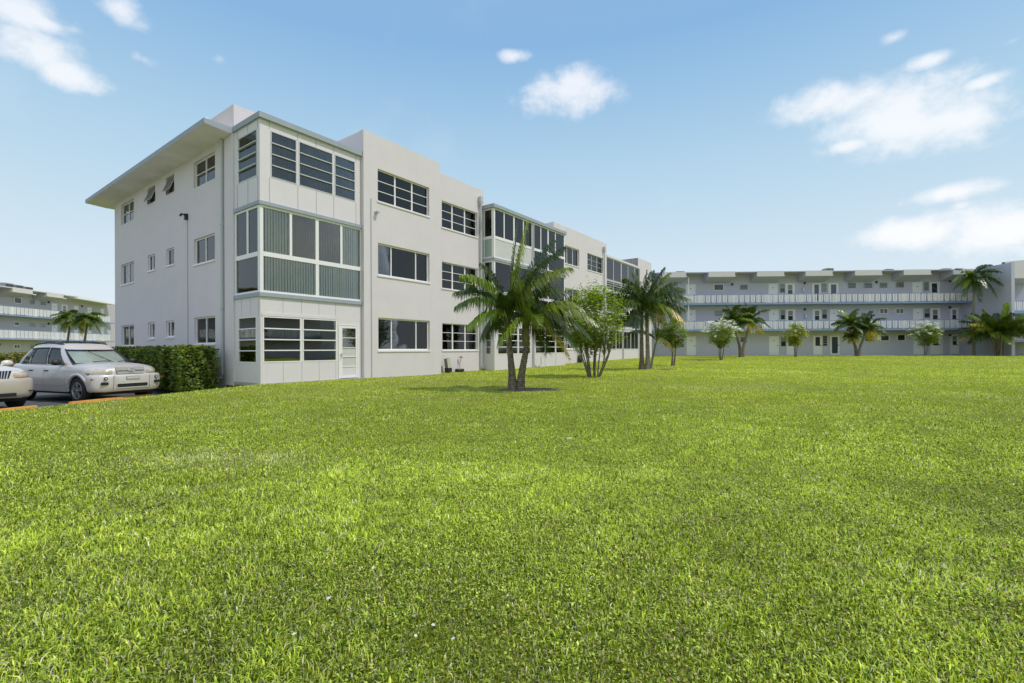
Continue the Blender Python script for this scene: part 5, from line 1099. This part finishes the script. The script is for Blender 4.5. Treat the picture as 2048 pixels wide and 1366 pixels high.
# ------------------------------------------------------------------ lawn grass
def grass():
    rng = np.random.default_rng(3)
    G = rng.random((8, 128, 128))
    def vn(x, y, sc_, k):   # smooth value noise, -1..1
        u = x / sc_ + 31.7 * k; v = y / sc_ + 17.3 * k; iu = np.floor(u).astype(int); iv = np.floor(v).astype(int); fu = u - iu; fv = v - iv; fu = fu * fu * (3 - 2 * fu); fv = fv * fv * (3 - 2 * fv)
        g = G[k]; a, b, c, d = g[iu % 128, iv % 128], g[(iu + 1) % 128, iv % 128], g[iu % 128, (iv + 1) % 128], g[(iu + 1) % 128, (iv + 1) % 128]
        return ((a * (1 - fu) + b * fu) * (1 - fv) + (c * (1 - fu) + d * fu) * fv) * 2 - 1
    def pts(n, d0, d1, pw):   # polar sampling in front of the camera
        u = rng.random(n)
        if pw == 0: d = np.sqrt(d0 ** 2 + u * (d1 ** 2 - d0 ** 2))
        else: d = d0 * (d1 / d0) ** u
        th = (rng.random(n) * 2 - 1) * R(54); return d * np.sin(th), d * np.cos(th), d
    a = pts(270000, 1.1, 4.2, 0); b = pts(600000, 4.0, 62., 1)
    x = np.concatenate([a[0], b[0]]); y = np.concatenate([a[1], b[1]]); d = np.concatenate([a[2], b[2]])
    c, s_ = math.cos(ANG), math.sin(ANG); ls = (x - P0[0]) * c + (y - P0[1]) * s_; lv = -(x - P0[0]) * s_ + (y - P0[1]) * c
    ins = (ls > -.02) & (lv > np.where(ls < 3.6, -.05, np.where(ls < 7.53, -.18, np.where(ls < 11.3, .57, np.where(ls < 18.4, -.13, .72))))) 
    ok = ~ins & (x > edge_x(y) + .02 + rng.random(len(x)) * .06) & ~(((x - .45) / .85) ** 2 + ((y - 12.05) / .34) ** 2 < rng.random(len(x)) * 1.1)
    ok &= (y < 50.5) & ~((lv < 60) & (ls > 37) & (y > 49.5))
    x, y, d = x[ok], y[ok], d[ok]; n = len(x); z = terrain(x, y)
    n1 = vn(x, y, 1.5, 0) * .7 + vn(x, y, .7, 1) * .5; n2 = vn(x, y, .33, 2) * .6 + vn(x, y, .16, 3) * .6; n3 = vn(x, y, .08, 4)
    patch = .5 * n1 + .3 * n2 + .2 * n3
    wide = (rng.random(n) < .22) & (d < 9)
    L_ = (.014 + .017 * rng.random(n) ** 1.5) * (1 + .40 * n2 + .25 * n1) * (1 + .45 * sstep(-.2, -1.2, x) * sstep(5, 2.5, y)) * np.where(wide, 1.05, 1)
    tall = rng.random(n) < .03; L_ = np.where(tall, L_ * 1.6, L_)
    L_ = L_ * (1 + .035 * np.clip(d - 3, 0, 25)) * (.40 + .60 * sstep(.0, 1.4, x - edge_x(y)))
    wd = (.0011 + .0007 * rng.random(n)) * np.where(wide, 1.9, 1) * (1 + .14 * np.clip(d - 2.5, 0, 40))
    az = rng.random(n) * 2 * np.pi; lean = .3 + .9 * rng.random(n); lean = np.where(tall, lean * .6, lean)
    dx, dy = np.cos(az), np.sin(az); fa = az + np.pi / 2 + rng.normal(0, .5, n); wx, wy = np.cos(fa) * wd, np.sin(fa) * wd
    h1 = L_ * .55; h2 = L_ * (1 - .35 * lean)
    o1 = L_ * lean * .30; o2 = L_ * lean * .95
    V = np.empty((n, 5, 3)); V[:, 0] = np.stack([x - wx, y - wy, z - .004], 1); V[:, 1] = np.stack([x + wx, y + wy, z - .004], 1)
    V[:, 2] = np.stack([x + dx * o1 + wx * .9, y + dy * o1 + wy * .9, z + h1], 1); V[:, 3] = np.stack([x + dx * o1 - wx * .9, y + dy * o1 - wy * .9, z + h1], 1); V[:, 4] = np.stack([x + dx * o2, y + dy * o2, z + h2], 1)
    k = np.arange(n) * 5
    g1 = np.array([.215, .35, .020]); g2 = np.array([.76, .86, .12]); dry = np.array([.90, .84, .55]); dk = np.array([.06, .11, .015])
    big = vn(x, y, 6., 5) * .8 + vn(x, y * 1.6, 2.6, 6) * .6      # metres-wide lighter, darker and drier areas
    t = np.clip(rng.random(n) ** 1.1 * 1.18 + .20 * patch + .13 * big, 0, 1)[:, None]; col = g1 * (1 - t) + g2 * t
    pd = .07 + .20 * np.clip(-patch, 0, 1) + .12 * (n2 > .6) + .22 * np.clip(-big - .2, 0, 1) + .45 * np.exp(-((x + 2.9) ** 2 / .8 + (y - 4.4) ** 2 / .12)) + .3 * np.exp(-((x - 6) ** 2 / 6 + (y - 12.5) ** 2 / .6))
    dr = (rng.random(n) < pd)[:, None]; col = np.where(dr, dry * (.55 + .55 * rng.random(n))[:, None], col)
    kk = (rng.random(n) < .28 * np.clip(1.3 - d / 18, .25, 1))[:, None]; col = np.where(kk & ~dr, dk, col)
    col = col * ((.8 + .4 * rng.random(n)) * (1.07 + .13 * big + .15 * n1 + .22 * n2 + .15 * n3))[:, None]
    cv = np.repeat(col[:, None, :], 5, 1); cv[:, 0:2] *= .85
    # low broad leaved weeds between the blades
    m = 460000; p = pts(m, 1.1, 9.5, 0); wx_, wy_, wd_ = p; okk = (wx_ > edge_x(wy_) + .1); dens_ = .5 + .5 * np.sin(wx_ * 1.7 + 2) * np.sin(wy_ * 1.3 + wx_ * .6); okk &= rng.random(m) < np.clip(.55 + .6 * vn(wx_, wy_, .8, 7) + .3 * (wx_ > -.3), .1, 1) * np.clip(1.5 - wd_ / 8, .2, 1)
    wx_, wy_, wd_ = wx_[okk], wy_[okk], wd_[okk]; m = len(wx_); wz = terrain(wx_, wy_) + .003 + .019 * rng.random(m)
    az = rng.random(m) * 6.283; l = (.006 + .007 * rng.random(m)) * (1 + .08 * wd_); w_ = l * .34; tl = rng.normal(.15, .35, m)
    dX, dY, dZ = np.cos(az), np.sin(az), tl; sx, sy, sz = -np.sin(az), np.cos(az), rng.normal(0, .35, m)
    W_ = np.empty((m, 4, 3)); W_[:, 0] = np.stack([wx_, wy_, wz], 1); W_[:, 1] = np.stack([wx_ + dX * l * .55 + sx * w_, wy_ + dY * l * .55 + sy * w_, wz + dZ * l * .5 + sz * w_], 1)
    W_[:, 2] = np.stack([wx_ + dX * l, wy_ + dY * l, wz + dZ * l], 1); W_[:, 3] = np.stack([wx_ + dX * l * .55 - sx * w_, wy_ + dY * l * .55 - sy * w_, wz + dZ * l * .5 - sz * w_], 1)
    q = rng.random(m)[:, None]; wc = np.array([.20, .34, .022]) * (1 - q) + np.array([.74, .86, .14]) * q; br = (rng.random(m) < .06 + .12 * (wx_ > 0) * (wd_ < 3.2))[:, None]; wc = np.where(br, np.array([.30, .22, .12]), wc); wc = wc * ((.58 + .65 * rng.random(m)) * (1 + .18 * vn(wx_, wy_, 1.5, 0) + .28 * vn(wx_, wy_, .3, 2)))[:, None]
    k2 = n * 5 + np.arange(m) * 4
    Vall = np.concatenate([V.reshape(-1, 3), W_.reshape(-1, 3)]); Q = np.concatenate([np.stack([k, k + 1, k + 2, k + 3], 1), np.stack([k2, k2 + 1, k2 + 2, k2 + 3], 1)]); T = np.stack([k + 3, k + 2, k + 4], 1)
    call = np.concatenate([cv.reshape(-1, 3), np.repeat(wc, 4, 0)])
    o = npmesh('grass', Vall, Q, T, call, 'grass'); tag(o, 'mown green lawn grass with weeds and dry straw patches', 'grass', kind='stuff')
grass()
# fallen white blossoms
F = FL()
for k in range(5):
    a = k * 1.2566; d = Vector((math.cos(a), math.sin(a), .3)).normalized(); F.quadleaf(Vector((0, 0, .0)), d, d.cross(Vector((0, 0, 1))).normalized(), .013, .005, (.92, .88, .80))
f0 = None
for i, (x, y) in enumerate([(-.42, 1.95), (-.25, 1.82), (-.02, 1.85), (-.36, 1.72), (-.28, 1.66), (-.33, 1.60), (-.20, 1.58), (-.62, 2.1), (-.9, 2.3), (-.72, 1.85), (-.75, 1.62)]):
    if f0 is None: o = f0 = F.build('fallen_blossom', 'leaf', None)
    else: o = f0.copy(); C.objects.link(o)
    o.location = (x, y, tz(x, y) + .045); o.rotation_euler = (random.uniform(-.5, .5), random.uniform(-.5, .5), random.uniform(0, 6)); s = random.uniform(.55, .9); o.scale = (s, s, s)
    tag(o, 'tiny white blossom lying in the foreground grass', 'blossom', 'tiny white blossoms in the foreground grass')

x, y = .64, 5.2
F = FL(); F.quadleaf(Vector((-.05, 0, 0)), Vector((1, .2, .15)).normalized(), Vector((0, 1, .3)).normalized(), .09, .018, (.75, .72, .62)); F.quadleaf(Vector((.02, 0, .012)), Vector((1, .1, .35)).normalized(), Vector((0, 1, .2)).normalized(), .07, .016, (.03, .025, .02))
o = F.build('fallen_leaf', 'leaf', None); o.location = (x, y, tz(x, y) + .04); tag(o, 'curled dry leaf, pale with a black tip, alone on the mid lawn', 'leaf')
